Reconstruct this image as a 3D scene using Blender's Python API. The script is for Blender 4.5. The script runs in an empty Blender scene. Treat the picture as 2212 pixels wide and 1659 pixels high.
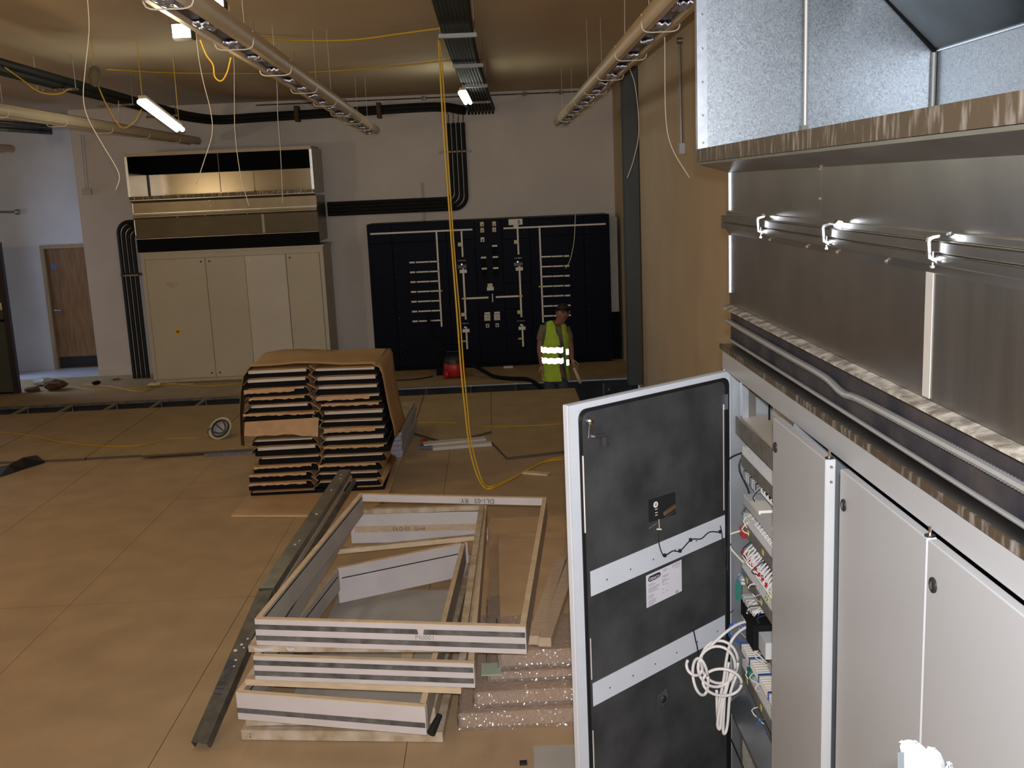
import bpy, bmesh, math, random
from mathutils import Vector, Matrix
random.seed(7)
scene = bpy.context.scene
COL = scene.collection
# ---------------------------------------------------------------- camera
F, CX, CY, H = 2232.0, 1106.0, 829.5, 2.63
Xc = Vector((0.99881353, -0.02244144, -0.04321945))
Yc = Vector((0.04665809, 0.18679201, 0.98129087))
Zc = Vector((-0.01394853, -0.98214313, 0.18761746))   # camera axes expressed in the world (rows of R)
cam = bpy.data.cameras.new('camera'); camo = bpy.data.objects.new('camera', cam); COL.objects.link(camo)
camo.matrix_world = Matrix(((Xc.x, Yc.x, Zc.x, 0), (Xc.y, Yc.y, Zc.y, 0), (Xc.z, Yc.z, Zc.z, H), (0, 0, 0, 1)))
cam.sensor_fit = 'HORIZONTAL'; cam.sensor_width = 36.0; cam.lens = F / 2212 * 36.0
cam.clip_start = 0.05; cam.clip_end = 100
scene.camera = camo
# ---------------------------------------------------------------- light
scene.view_settings.view_transform = 'Standard'
scene.view_settings.look = 'None'
scene.view_settings.gamma = 1.0
scene.view_settings.use_curve_mapping = False
scene.view_settings.exposure = 0.0
w = bpy.data.worlds.new('world'); scene.world = w; w.use_nodes = True
w.node_tree.nodes['Background'].inputs[0].default_value = (0.55, 0.68, 1.0, 1)
w.node_tree.nodes['Background'].inputs[1].default_value = 0.25

def lamp(name, kind, loc, power, col, size=0.1, target=None, spread=None, sy=None):
    l = bpy.data.lights.new(name, kind); o = bpy.data.objects.new(name, l); COL.objects.link(o)
    l.energy = power; l.color = col; o.location = loc
    if kind == 'AREA':
        l.size = size
        if sy: l.shape = 'RECTANGLE'; l.size_y = sy
        if spread: l.spread = spread
    elif kind in ('POINT', 'SPOT'): l.shadow_soft_size = size
    if target is not None:
        o.rotation_euler = (Vector(target) - Vector(loc)).to_track_quat('-Z', 'Y').to_euler()
    return o
FLASH = 125
fl = lamp('camera_flash', 'AREA', (0.0, -0.03, 2.63 + 0.075), FLASH, (0.93, 0.95, 1.0), 0.05, (-0.1, 6, 1.45), math.radians(140))
WARM = (1.0, 0.80, 0.48)
lamp('site_lamp_behind', 'POINT', (-3.2, -1.2, 2.8), 90, WARM, 0.12)
lamp('site_lamp_middle', 'POINT', (-1.73, 5.9, 3.3), 15, WARM, 0.06)
lamp('site_lamp_left', 'POINT', (-6.6, 6.5, 2.6), 120, WARM, 0.12)
lamp('window_daylight_passage', 'AREA', (-8.9, 15.9, 1.9), 60, (0.50, 0.66, 1.0), 1.2, (-6.6, 16.3, 0.2), None, 1.6)
lamp('area_light_hall', 'AREA', (-7.8, 1.5, 1.9), 8, (0.85, 0.9, 1.0), 2.0, (0, 7.0, 1.0), None, 1.2)  # broad area light inside the hall; no window is built here

# ---------------------------------------------------------------- helpers
def ray(u, v):
    d = Xc * ((u - CX) / F) + Yc * (-(v - CY) / F) - Zc
    return Vector((d[0], d[1], d[2]))
R3 = Matrix((Xc, Yc, Zc)).transposed()
def ray(u, v):
    return R3 @ Vector(((u - CX) / F, -(v - CY) / F, -1.0))
def U(u, v, ax, val):
    """the point of the plane (axis ax at value val) that lies under a measured point of the photograph"""
    d = ray(u, v); o = Vector((0, 0, H)); t = (val - o[ax]) / d[ax]
    return o + d * t

MATS = {}
def mat(name, col, rough=0.6, metal=0.0, var=0.0, scale=8.0, bump=0.0, bscale=60.0, spec=None, kind='noise', stretch=None, emit=0, alpha=None, col2=None, ramp=None):
    if name in MATS: return MATS[name]
    m = bpy.data.materials.new(name); m.use_nodes = True
    nt = m.node_tree; b = nt.nodes['Principled BSDF']
    b.inputs['Base Color'].default_value = (*col, 1); b.inputs['Roughness'].default_value = rough; b.inputs['Metallic'].default_value = metal
    if spec is not None: b.inputs['Specular IOR Level'].default_value = spec
    tc = nt.nodes.new('ShaderNodeTexCoord'); mp = nt.nodes.new('ShaderNodeMapping'); nt.links.new(tc.outputs['Object'], mp.inputs[0])
    if stretch: mp.inputs['Scale'].default_value = stretch
    if var > 0 or col2:
        if kind == 'spangle':
            tx = nt.nodes.new('ShaderNodeTexNoise'); tx.inputs['Scale'].default_value = scale; tx.inputs['Detail'].default_value = 2; tx.inputs['Distortion'].default_value = 2.5; out = tx.outputs['Fac']
        else:
            tx = nt.nodes.new('ShaderNodeTexNoise'); tx.inputs['Scale'].default_value = scale; tx.inputs['Detail'].default_value = 6; out = tx.outputs['Fac']
        nt.links.new(mp.outputs[0], tx.inputs['Vector'])
        cr = nt.nodes.new('ShaderNodeValToRGB'); nt.links.new(out, cr.inputs[0])
        c2 = col2 if col2 else [min(1, c * (1 + var)) for c in col]
        c1 = [c * (1 - var) for c in col]
        lo, hi = (0.30, 0.70) if kind == 'spangle' else (ramp or (0.32, 0.68))
        cr.color_ramp.elements[0].position = lo; cr.color_ramp.elements[1].position = hi
        cr.color_ramp.elements[0].color = (*c1, 1); cr.color_ramp.elements[1].color = (*c2, 1)
        nt.links.new(cr.outputs[0], b.inputs['Base Color'])
        if kind == 'spangle':
            mr = nt.nodes.new('ShaderNodeMapRange'); mr.inputs[3].default_value = rough - 0.08; mr.inputs[4].default_value = rough + 0.1
            mr.inputs[3].default_value = rough - 0.035; mr.inputs[4].default_value = rough + 0.035; nt.links.new(out, mr.inputs[0]); nt.links.new(mr.outputs[0], b.inputs['Roughness'])
    if bump > 0:
        n2 = nt.nodes.new('ShaderNodeTexNoise'); n2.inputs['Scale'].default_value = bscale; n2.inputs['Detail'].default_value = 4
        nt.links.new(mp.outputs[0], n2.inputs['Vector'])
        bp = nt.nodes.new('ShaderNodeBump'); bp.inputs['Strength'].default_value = bump; bp.inputs['Distance'].default_value = 0.01
        nt.links.new(n2.outputs['Fac'], bp.inputs['Height']); nt.links.new(bp.outputs[0], b.inputs['Normal'])
    if emit:
        b.inputs['Emission Color'].default_value = (*col, 1); b.inputs['Emission Strength'].default_value = emit
    if alpha is not None: b.inputs['Alpha'].default_value = alpha
    MATS[name] = m
    return m

M_ = dict(
 floor=mat('floor_hardboard', (0.40, 0.275, 0.155), 0.62, 0, 0.10, 3.0, 0.05, 40),
 floor2=mat('floor_chipboard', (0.37, 0.255, 0.125), 0.65, 0, 0.10, 3.0, 0.05, 40),
 floor_edge=mat('board_edge', (0.10, 0.07, 0.055), 0.9),
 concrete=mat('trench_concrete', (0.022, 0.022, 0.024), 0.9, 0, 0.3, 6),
 ceil=mat('ceiling_paint', (0.50, 0.38, 0.24), 0.85, 0, 0.05, 1.2),
 wallfar=mat('wall_plaster_white', (0.62, 0.55, 0.50), 0.85, 0, 0.05, 1.5, 0.03, 30),
 wallr=mat('wall_plaster_tan', (0.58, 0.455, 0.31), 0.85, 0, 0.05, 1.5, 0.03, 30),
 wallpass=mat('passage_plaster', (0.62, 0.62, 0.64), 0.85, 0, 0.05, 2),
 vinyl=mat('passage_floor', (0.55, 0.55, 0.58), 0.35, 0, 0.1, 3),
 oak=mat('door_veneer', (0.22, 0.115, 0.05), 0.45, 0, 0.25, 5, stretch=(6, 6, 0.6)),
 oakframe=mat('door_frame_wood', (0.36, 0.26, 0.15), 0.5, 0, 0.15, 6, stretch=(6, 6, 0.6)),
 black=mat('black_plastic', (0.012, 0.012, 0.013), 0.5),
 cable=mat('black_cable', (0.010, 0.010, 0.009), 0.62, spec=0.3),
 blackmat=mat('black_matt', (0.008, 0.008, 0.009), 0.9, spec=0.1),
 navy=mat('switchboard_navy', (0.0035, 0.0045, 0.012), 0.45, 0, 0.15, 3, spec=0.06),
 white=mat('white_bar', (0.72, 0.66, 0.58), 0.6),
 yellow=mat('yellow_tag', (0.65, 0.50, 0.06), 0.6),
 cream=mat('cream_tag', (0.62, 0.57, 0.30), 0.6),
 grey_gloss=mat('cabinet_grey', (0.36, 0.36, 0.365), 0.38, 0, 0.02, 2.5, 0.012, 300),
 cab_far=mat('cabinet_beige', (0.50, 0.44, 0.34), 0.5, 0, 0.04, 1.5),
 cab_far2=mat('cabinet_beige_pale', (0.58, 0.52, 0.44), 0.5, 0, 0.04, 1.5),
 lightgrey=mat('strip_grey', (0.52, 0.54, 0.58), 0.4, 0, 0.03, 8),
 foam=mat('black_foam_liner', (0.020, 0.020, 0.022), 0.85, 0, 0.35, 5, 0.15, 120, col2=(0.042, 0.042, 0.043)),
 rubber=mat('rubber_seal', (0.008, 0.008, 0.008), 0.5),
 galv=mat('galvanised_sheet', (0.42, 0.44, 0.46), 0.38, 1.0, 0.15, 60, kind='spangle'),
 galvb=mat('galvanised_bright', (0.36, 0.39, 0.42), 0.44, 1.0, 0.30, 70, kind='spangle'),
 galvd=mat('galvanised_smooth', (0.40, 0.39, 0.37), 0.30, 1.0, 0.10, 6, 0.03, 25),
 galvs=mat('galvanised_streaked', (0.33, 0.33, 0.32), 0.36, 1.0, 0.14, 18, 0.05, 60, stretch=(1, 1, 0.12)),
 dustmetal=mat('dusty_metal_edge', (0.13, 0.095, 0.06), 0.45, 0.5, 0.2, 7, 0.1, 60, stretch=(6, 6, 1.5), col2=(0.40, 0.36, 0.33), ramp=(0.52, 0.72)),
 dust=mat('plaster_dust', (0.20, 0.165, 0.125), 0.85, 0, 0.3, 22, 0.2, 80, col2=(0.42, 0.38, 0.33), ramp=(0.4, 0.65)),
 zinc=mat('bright_zinc', (0.75, 0.78, 0.82), 0.25, 1.0),
 chrome=mat('chrome_steel', (0.75, 0.75, 0.75), 0.18, 1.0),
 dullzinc=mat('dull_zinc', (0.30, 0.30, 0.29), 0.6, 0.5),
 steel=mat('steel_rod', (0.35, 0.35, 0.34), 0.35, 1.0),
 colgreen=mat('column_paint', (0.028, 0.032, 0.025), 0.45, 0.0, 0.15, 3, spec=0.6),
 cardb=mat('cardboard', (0.40, 0.235, 0.095), 0.85, 0, 0.08, 6, 0.05, 60),
 cardb2=mat('cardboard_light', (0.45, 0.28, 0.15), 0.85, 0, 0.1, 12, 0.05, 60),
 cardd=mat('cardboard_torn_edge', (0.14, 0.10, 0.07), 0.9, 0, 0.3, 20),
 tile=mat('tile_edge_white', (0.56, 0.50, 0.45), 0.7),
 wood=mat('pale_softwood', (0.62, 0.47, 0.30), 0.6, 0, 0.12, 6, 0.03, 50, stretch=(2, 2, 8)),
 wood2=mat('pale_hardwood', (0.52, 0.38, 0.26), 0.6, 0, 0.12, 10, stretch=(2, 8, 8)),
 wood3=mat('stained_lining', (0.42, 0.30, 0.17), 0.65, 0, 0.15, 12, 0.03, 50, col2=(0.55, 0.46, 0.36)),
 lam=mat('white_laminate', (0.58, 0.525, 0.515), 0.45, 0, 0.05, 5),
 lamgrey=mat('grey_laminate', (0.40, 0.37, 0.33), 0.5, 0, 0.08, 4),
 seal=mat('dark_intumescent_strip', (0.085, 0.075, 0.065), 0.7, 0, 0.35, 14, col2=(0.16, 0.15, 0.14)),
 stud=mat('studding_steel', (0.30, 0.27, 0.22), 0.42, 0.85, 0.2, 10, 0.04, 40),
 stud2=mat('studding_steel_dark', (0.16, 0.16, 0.155), 0.5, 0.8, 0.25, 12),
 ycable=mat('yellow_cable', (0.62, 0.38, 0.025), 0.5),
 ycable2=mat('orange_yellow_cable', (0.50, 0.30, 0.02), 0.5),
 wcord=mat('white_cord', (0.62, 0.56, 0.46), 0.6),
 wcable=mat('white_cable', (0.62, 0.58, 0.56), 0.4),
 beam=mat('luminaire_cream', (0.50, 0.38, 0.24), 0.42, 0, 0.06, 4),
 beamdark=mat('luminaire_slot', (0.035, 0.03, 0.035), 0.35),
 film=mat('crumpled_film', (0.42, 0.42, 0.48), 0.2, 0.6, 0.4, 40, 0.8, 60),
 tube=mat('lamp_tube_lit', (0.93, 1.0, 0.90), 0.4, emit=7),
 halo=mat('floodlight_glass_lit', (1.0, 0.80, 0.52), 0.4, emit=22),
 red=mat('red_plastic', (0.38, 0.012, 0.012), 0.4),
 skin=mat('skin', (0.24, 0.10, 0.06), 0.55, 0, 0.1, 20),
 hair=mat('hair', (0.010, 0.008, 0.007), 0.7),
 vest=mat('hi_vis_fabric', (0.36, 0.50, 0.03), 0.8, 0, 0.12, 14, 0.3, 20),
 vesttrim=mat('vest_trim', (0.06, 0.09, 0.08), 0.8),
 shirt=mat('khaki_shirt', (0.15, 0.12, 0.07), 0.9, 0, 0.1, 15),
 jeans=mat('worn_jeans', (0.045, 0.055, 0.065), 0.9, 0, 0.3, 18),
 boot=mat('work_boot', (0.03, 0.02, 0.015), 0.7),
 glove=mat('glove_dusty', (0.30, 0.18, 0.11), 0.8, 0, 0.1, 30),
 brownpack=mat('packed_board_brown', (0.50, 0.33, 0.18), 0.7, 0, 0.12, 3),
 greenl=mat('label_green', (0.42, 0.48, 0.36), 0.7),
 paper=mat('label_paper', (0.58, 0.56, 0.60), 0.5),
 ink=mat('black_ink', (0.02, 0.02, 0.025), 0.7), inkg=mat('grey_ink', (0.28, 0.26, 0.30), 0.7), inkb=mat('blue_ink', (0.03, 0.05, 0.11), 0.7),
 pencil=mat('pencil_mark', (0.13, 0.10, 0.08), 0.8),
 ductgrey=mat('trunking_grey', (0.45, 0.43, 0.41), 0.5), ductdark=mat('trunking_face', (0.17, 0.155, 0.13), 0.5, 0, 0.2, 30),
 device=mat('device_grey', (0.50, 0.50, 0.49), 0.5), bluep=mat('blue_plastic', (0.03, 0.09, 0.32), 0.4), greenp=mat('green_plastic', (0.02, 0.16, 0.12), 0.4),
 hardhat=mat('hat_white', (0.50, 0.45, 0.36), 0.5), hatweb=mat('hat_webbing', (0.06, 0.055, 0.06), 0.7), hatin=mat('hat_inside', (0.40, 0.36, 0.38), 0.6),
 rag=mat('brown_rag', (0.09, 0.045, 0.02), 0.9, 0, 0.3, 12),
 slate=mat('insulation_grey', (0.14, 0.14, 0.18), 0.8, 0, 0.3, 40), bluefoam=mat('bluish_conduit_pit', (0.022, 0.026, 0.045), 0.6, 0.3, 0.5, 6, 0.3, 12, col2=(0.06, 0.05, 0.05)),
 stonew=mat('mineral_board_end', (0.34, 0.28, 0.16), 0.9, 0, 0.25, 20, 0.3, 40), stonee=mat('mineral_board_edge', (0.34, 0.32, 0.36), 0.8, 0, 0.2, 60),
 darkpanel=mat('dark_green_panel', (0.035, 0.042, 0.028), 0.6, 0, 0.1, 3), darkedge=mat('panel_edge', (0.012, 0.008, 0.016), 0.4),
 ladder=mat('ladder_cap', (0.17, 0.175, 0.18), 0.6, 0, 0.45, 25, 0.2, 40),
 signblue=mat('fire_door_blue', (0.05, 0.18, 0.45), 0.5),
)
# plastic film: thin see-through crinkled wrap
def film_mat():
    m = bpy.data.materials.new('bubble_wrap'); m.use_nodes = True; nt = m.node_tree
    for n in list(nt.nodes): nt.nodes.remove(n)
    out = nt.nodes.new('ShaderNodeOutputMaterial'); tr = nt.nodes.new('ShaderNodeBsdfTransparent'); gl = nt.nodes.new('ShaderNodeBsdfGlossy'); df = nt.nodes.new('ShaderNodeBsdfDiffuse')
    df.inputs[0].default_value = (0.60, 0.50, 0.47, 1)
    gl.inputs['Roughness'].default_value = 0.12; gl.inputs[0].default_value = (0.9, 0.9, 0.95, 1)
    tc = nt.nodes.new('ShaderNodeTexCoord')
    vo = nt.nodes.new('ShaderNodeTexVoronoi'); vo.inputs['Scale'].default_value = 45; nt.links.new(tc.outputs['Object'], vo.inputs['Vector'])
    ns = nt.nodes.new('ShaderNodeTexNoise'); ns.inputs['Scale'].default_value = 14; ns.inputs['Detail'].default_value = 5; nt.links.new(tc.outputs['Object'], ns.inputs['Vector'])
    ad = nt.nodes.new('ShaderNodeMath'); ad.operation = 'ADD'; nt.links.new(vo.outputs['Distance'], ad.inputs[0]); nt.links.new(ns.outputs['Fac'], ad.inputs[1])
    bp = nt.nodes.new('ShaderNodeBump'); bp.inputs['Strength'].default_value = 1.0; bp.inputs['Distance'].default_value = 0.02; nt.links.new(ad.outputs[0], bp.inputs['Height'])
    nt.links.new(bp.outputs[0], gl.inputs['Normal'])
    m1 = nt.nodes.new('ShaderNodeMixShader'); m1.inputs[0].default_value = 0.30; nt.links.new(tr.outputs[0], m1.inputs[1]); nt.links.new(df.outputs[0], m1.inputs[2])
    m2 = nt.nodes.new('ShaderNodeMixShader'); m2.inputs[0].default_value = 0.22; nt.links.new(m1.outputs[0], m2.inputs[1]); nt.links.new(gl.outputs[0], m2.inputs[2])
    nt.links.new(m2.outputs[0], out.inputs[0]); return m
M_['wrap'] = film_mat()
# retro-reflective tape: sends light back where it came from (glass-bead tape)
def retro_mat():
    m = bpy.data.materials.new('retroreflective_tape'); m.use_nodes = True; nt = m.node_tree
    for n in list(nt.nodes): nt.nodes.remove(n)
    out = nt.nodes.new('ShaderNodeOutputMaterial'); gl = nt.nodes.new('ShaderNodeBsdfGlossy'); df = nt.nodes.new('ShaderNodeBsdfDiffuse'); ge = nt.nodes.new('ShaderNodeNewGeometry')
    df.inputs[0].default_value = (0.5, 0.55, 0.55, 1); gl.inputs['Roughness'].default_value = 0.22; gl.inputs[0].default_value = (0.85, 0.97, 1, 1)
    nt.links.new(ge.outputs['Incoming'], gl.inputs['Normal'])
    mx = nt.nodes.new('ShaderNodeMixShader'); mx.inputs[0].default_value = 0.8
    nt.links.new(df.outputs[0], mx.inputs[1]); nt.links.new(gl.outputs[0], mx.inputs[2]); nt.links.new(mx.outputs[0], out.inputs[0]); return m
M_['retro'] = retro_mat()

WM = {}                                     # world matrices of parents
class MB:
    def __init__(s): s.v = []; s.f = []
    def add(s, vs, fs):
        n = len(s.v); s.v += [tuple(p) for p in vs]; s.f += [tuple(n + i for i in f) for f in fs]; return s
    def box(s, x0, x1, y0, y1, z0, z1, fr=None):
        c = [(x, y, z) for x in (x0, x1) for y in (y0, y1) for z in (z0, z1)]
        if fr: c = [fr(*p) for p in c]
        return s.add(c, [(0, 1, 3, 2), (4, 6, 7, 5), (0, 4, 5, 1), (2, 3, 7, 6), (0, 2, 6, 4), (1, 5, 7, 3)])
    def prism(s, base, vec):                # base: closed loop of points
        n = len(base); vec = Vector(vec); top = [Vector(p) + vec for p in base]
        fs = [tuple(range(n)), tuple(range(2 * n - 1, n - 1, -1))] + [(i, i + n, (i + 1) % n + n, (i + 1) % n) for i in range(n)]
        return s.add(list(base) + top, fs)
    def tube(s, pts, r, n=8, cap=True):
        pts = [Vector(p) for p in pts]; k = len(pts); rs = r if isinstance(r, (list, tuple)) else [r] * k
        t0 = (pts[1] - pts[0]).normalized(); up = Vector((0, 0, 1)) if abs(t0.z) < 0.9 else Vector((1, 0, 0))
        a = t0.cross(up).normalized(); vs = []
        for i, p in enumerate(pts):
            t = (pts[min(i + 1, k - 1)] - pts[max(i - 1, 0)]).normalized()
            a = (a - t * a.dot(t)).normalized(); b = t.cross(a)
            for j in range(n):
                th = 2 * math.pi * j / n; vs.append(p + (a * math.cos(th) + b * math.sin(th)) * rs[i])
        fs = [(i * n + j, i * n + (j + 1) % n, (i + 1) * n + (j + 1) % n, (i + 1) * n + j) for i in range(k - 1) for j in range(n)]
        if cap: fs += [tuple(range(n - 1, -1, -1)), tuple(range((k - 1) * n, k * n))]
        return s.add(vs, fs)
    def lathe(s, prof, c, axis=(0, 0, 1), n=16):
        ax = Vector(axis).normalized(); a = ax.orthogonal().normalized(); b = ax.cross(a); c = Vector(c); vs = []
        for r, h in prof:
            for j in range(n):
                th = 2 * math.pi * j / n; vs.append(c + ax * h + (a * math.cos(th) + b * math.sin(th)) * max(r, 1e-4))
        k = len(prof)
        return s.add(vs, [(i * n + j, i * n + (j + 1) % n, (i + 1) * n + (j + 1) % n, (i + 1) * n + j) for i in range(k - 1) for j in range(n)])
    def grid(s, rows, thick=None):          # rows: list of equal-length point lists; thick: vector offset -> closed slab
        R, C = len(rows), len(rows[0]); vs = [Vector(p) for r in rows for p in r]
        fs = [(i * C + j, i * C + j + 1, (i + 1) * C + j + 1, (i + 1) * C + j) for i in range(R - 1) for j in range(C - 1)]
        if thick is not None:
            t = Vector(thick); m = len(vs); vs2 = [p + t for p in vs]
            fs += [tuple(m + i for i in reversed(f)) for f in fs]
            ring = [j for j in range(C)] + [i * C + C - 1 for i in range(1, R)] + [(R - 1) * C + j for j in range(C - 2, -1, -1)] + [i * C for i in range(R - 2, 0, -1)]
            fs += [(ring[i], ring[i] + m, ring[(i + 1) % len(ring)] + m, ring[(i + 1) % len(ring)]) for i in range(len(ring))]
            vs += vs2
        return s.add(vs, fs)
    def build(s, name, m, parent=None, smooth=False, bevel=0, **tags):
        vs = s.v
        if parent is not None and parent in WM:
            inv = WM[parent].inverted(); vs = [inv @ Vector(v) for v in vs]
        me = bpy.data.meshes.new(name); me.from_pydata([tuple(v) for v in vs], [], s.f); me.update()
        bm = bmesh.new(); bm.from_mesh(me); bmesh.ops.recalc_face_normals(bm, faces=bm.faces)
        if bevel: bmesh.ops.bevel(bm, geom=list(bm.edges), offset=bevel, segments=1, affect='EDGES')
        bm.to_mesh(me); bm.free()
        if smooth:
            me.polygons.foreach_set('use_smooth', [True] * len(me.polygons))
            if smooth != 'all':
                me.set_sharp_from_angle(angle=math.radians(40))
        if m: me.materials.append(M_[m] if isinstance(m, str) else m)
        o = bpy.data.objects.new(name, me); COL.objects.link(o)
        if parent is not None:
            o.parent = parent; WM[o] = WM.get(parent, Matrix.Identity(4))
        else: WM[o] = Matrix.Identity(4)
        for k, v in tags.items(): o[k] = v
        return o
def tag(o, label, cat, group=None):
    o['label'] = label; o['category'] = cat
    if group: o['group'] = group
    return o
def thing(name, label, cat, loc=(0, 0, 0), rz=0, group=None):
    o = bpy.data.objects.new(name, None); COL.objects.link(o); o.location = loc; o.rotation_euler = (0, 0, rz)
    o.empty_display_size = 0.1
    WM[o] = Matrix.Translation(loc) @ Matrix.Rotation(rz, 4, 'Z')
    return tag(o, label, cat, group)
def struct(o): o['kind'] = 'structure'; return o
def dup(root, loc, rz=None, label=None):
    r = root.copy(); COL.objects.link(r); r.location = loc
    if rz is not None: r.rotation_euler = (0, 0, rz)
    if label: r['label'] = label
    def rec(a, b):
        for ch in a.children:
            c = ch.copy(); COL.objects.link(c); c.parent = b; rec(ch, c)
    rec(root, r); return r
def lettering(txt, org, right, up, size, m, parent, name='lettering'):
    cu = bpy.data.curves.new('t', 'FONT'); cu.body = txt; cu.size = size; cu.extrude = 0.0004
    to = bpy.data.objects.new('t', cu); COL.objects.link(to)
    dg = bpy.context.evaluated_depsgraph_get(); me = bpy.data.meshes.new_from_object(to.evaluated_get(dg))
    bpy.data.objects.remove(to)
    R = Vector(right).normalized(); Up = Vector(up).normalized(); N = R.cross(Up); org = Vector(org)
    inv = WM[parent].inverted() if parent in WM else Matrix.Identity(4)
    for v in me.vertices: v.co = inv @ (org + R * v.co.x + Up * v.co.y + N * v.co.z)
    me.name = name; me.materials.clear(); me.materials.append(M_[m]); o = bpy.data.objects.new(name, me); COL.objects.link(o); o.parent = parent
    WM[o] = WM.get(parent, Matrix.Identity(4)); return o
def arc(c, r, a0, a1, n, ax1=(1, 0, 0), ax2=(0, 0, 1)):
    c = Vector(c); A = Vector(ax1); B = Vector(ax2)
    return [c + A * r * math.cos(a0 + (a1 - a0) * i / n) + B * r * math.sin(a0 + (a1 - a0) * i / n) for i in range(n + 1)]
def smoothpts(pts, k=6):
    pts = [Vector(p) for p in pts]; out = []
    P = [pts[0] * 2 - pts[1]] + pts + [pts[-1] * 2 - pts[-2]]
    for i in range(1, len(P) - 2):
        a, b, c, d = P[i - 1:i + 3]
        for j in range(k):
            t = j / k; out.append(0.5 * ((2 * b) + (c - a) * t + (2 * a - 5 * b + 4 * c - d) * t * t + (3 * b - 3 * c + d - a) * t ** 3))
    out.append(pts[-1]); return out

# ================================================================ SETTING
YW, ZC, XR = 16.0, 4.03, 1.92
# floor: boards over a base, with the open row of the raised floor as a trench
fl0 = MB()
fl0.box(-9, XR, -3, 11.9, -0.10, -0.034); fl0.box(-9, 1.0, 11.9, 13.13, -0.10, -0.034)
fl0.box(-9, XR + 0.0, 13.82, 17.6, -0.018, -0.004)
floor = struct(fl0.build('floor', 'floor_edge'))
def fboard(poly, z0, z1, m='floor'):
    o = MB().prism([(x, y, z0) for x, y in poly], (0, 0, z1 - z0)).build('floor_board', m, floor)
    o.data.materials.append(M_['floor_edge'])
    for p in o.data.polygons:
        if abs(p.normal.z) < 0.5: p.material_index = 1
    return o
g = 0.0015
xs = [-1.74 - 1.2 * i for i in range(6, -1, -1)] + [-0.52, 0.68, XR]
xs[0] = -9.0
for j, (y0, y1) in enumerate(((-3, -0.6), (-0.6, 1.8), (1.8, 4.2), (4.2, 6.6), (6.6, 9.0), (9.0, 11.38))):
    for i in range(len(xs) - 1):
        dz = random.uniform(-0.001, 0.0005)
        fboard([(xs[i] + g, y0 + g), (xs[i + 1] - g, y0 + g), (xs[i + 1] - g, y1 - g), (xs[i] + g, y1 - g)], -0.034, dz)
MB().box(-9, 0.9, 11.38, 13.14, -0.034, 0.0).build('floor_board', 'floor_edge', floor)
T = 0.027
edges = [(-9.0, -7.96, 10.60, 10.60), (-7.96, -6.76, 10.62, 10.61), (-6.76, -5.56, 10.60, 10.60), (-5.56, -4.36, 10.63, 10.60), (-4.36, -3.18, 10.62, 10.66), (-3.18, -1.98, 10.70, 10.71), (-1.98, -0.96, 10.72, 11.06)]
for x0, x1, ya, yb in edges:
    fboard([(x0 + 0.004, ya), (x1 - 0.004, yb), (x1 - 0.004, 13.15), (x0 + 0.004, 13.15)], 0.001, T, 'floor2')
fboard([(-0.955, 11.08), (-0.56, 10.54), (-0.093, 10.96), (-0.093, 13.15), (-0.955, 13.15)], 0.001, T, 'floor2')
fboard([(-0.088, 10.49), (0.057, 9.82), (0.997, 10.05), (0.997, 13.15), (-0.088, 13.15)], 0.001, T, 'floor2')
fboard([(1.003, 10.06), (XR, 10.2), (XR, 11.9), (1.003, 11.9)], 0.001, T, 'floor2')
# loose overlapping board strips along the step, like the doubled edges of the photo
fboard([(-3.75, 10.52), (-3.2, 10.56), (-2.4, 10.60), (-2.4, 11.3), (-3.75, 11.2)], T + 0.001, T + 0.02, 'floor2')
for x0, x1 in ((-9, -6.6), (-6.6, -4.2), (-4.2, -1.8), (-1.8, 0.6), (0.6, XR)):
    fboard([(x0 + g, 13.82), (x1 - g, 13.82), (x1 - g, YW if x0 > -6.3 else 16.0), (x0 + g, YW if x0 > -6.3 else 16.0)], -0.003, 0.004, 'floor2')
MB().box(-9.2, -6.2, 16.003, 17.4, -0.003, 0.006).build('floor_vinyl', 'vinyl', floor)
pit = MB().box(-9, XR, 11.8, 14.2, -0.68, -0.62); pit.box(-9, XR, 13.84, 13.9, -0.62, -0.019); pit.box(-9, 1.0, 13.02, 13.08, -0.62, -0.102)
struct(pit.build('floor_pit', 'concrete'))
# pit framing: stringers across, rails along, pedestals
fr = thing('raised_floor_grid', 'grey metal stringers and pedestals in the open floor trench', 'floor frame', (0, 13.5, -0.62))
MB().box(-9, -1.6, 13.79, 13.815, -0.03, 0.006).build('rail', 'stud2', fr)
MB().box(-1.59, XR, 13.79, 13.815, -0.014, 0.008).build('rail', 'steel', fr)
MB().box(-9, 0.98, 13.155, 13.17, -0.03, 0.0).build('rail', 'steel', fr)
x = -8.76
while x < 1.9:
    if not (0.35 < x < 0.95):
        MB().box(x - 0.012, x + 0.012, 13.17, 13.79, -0.03, -0.005).build('stringer', 'oakframe' if x < -1.5 else 'stud2', fr)
    MB().tube([(x, 13.805, -0.62), (x, 13.805, -0.03)], 0.014, 8).build('pedestal', 'stud2', fr)
    x += 0.6
for x in (1.16, 1.76):
    MB().tube([(x, 12.6, -0.62), (x, 12.6, -0.03)], 0.014, 8).build('pedestal', 'stud2', fr)
for i in range(9):
    x = -7.6 + i * 1.05
    tag(MB().tube(smoothpts([(x, 13.3 + 0.05 * (i % 3), -0.55), (x + 0.5, 13.45, -0.3 + 0.04 * (i % 2)), (x + 1.0, 13.35 + 0.05 * (i % 2), -0.52)]), 0.02, 8).build('pit_cable', 'cable', smooth=True),
        ('black cable lying in floor trench, %s' % ['left of the dark panel', 'below the dark panel', 'before the wooden door', 'before the pipe riser', 'before the beige cabinet left door', 'before the beige cabinet middle', 'before the beige cabinet right door', 'behind the cardboard stack', 'beside the red vacuum'][i]), 'cable', 'cables in the floor trench')

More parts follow.
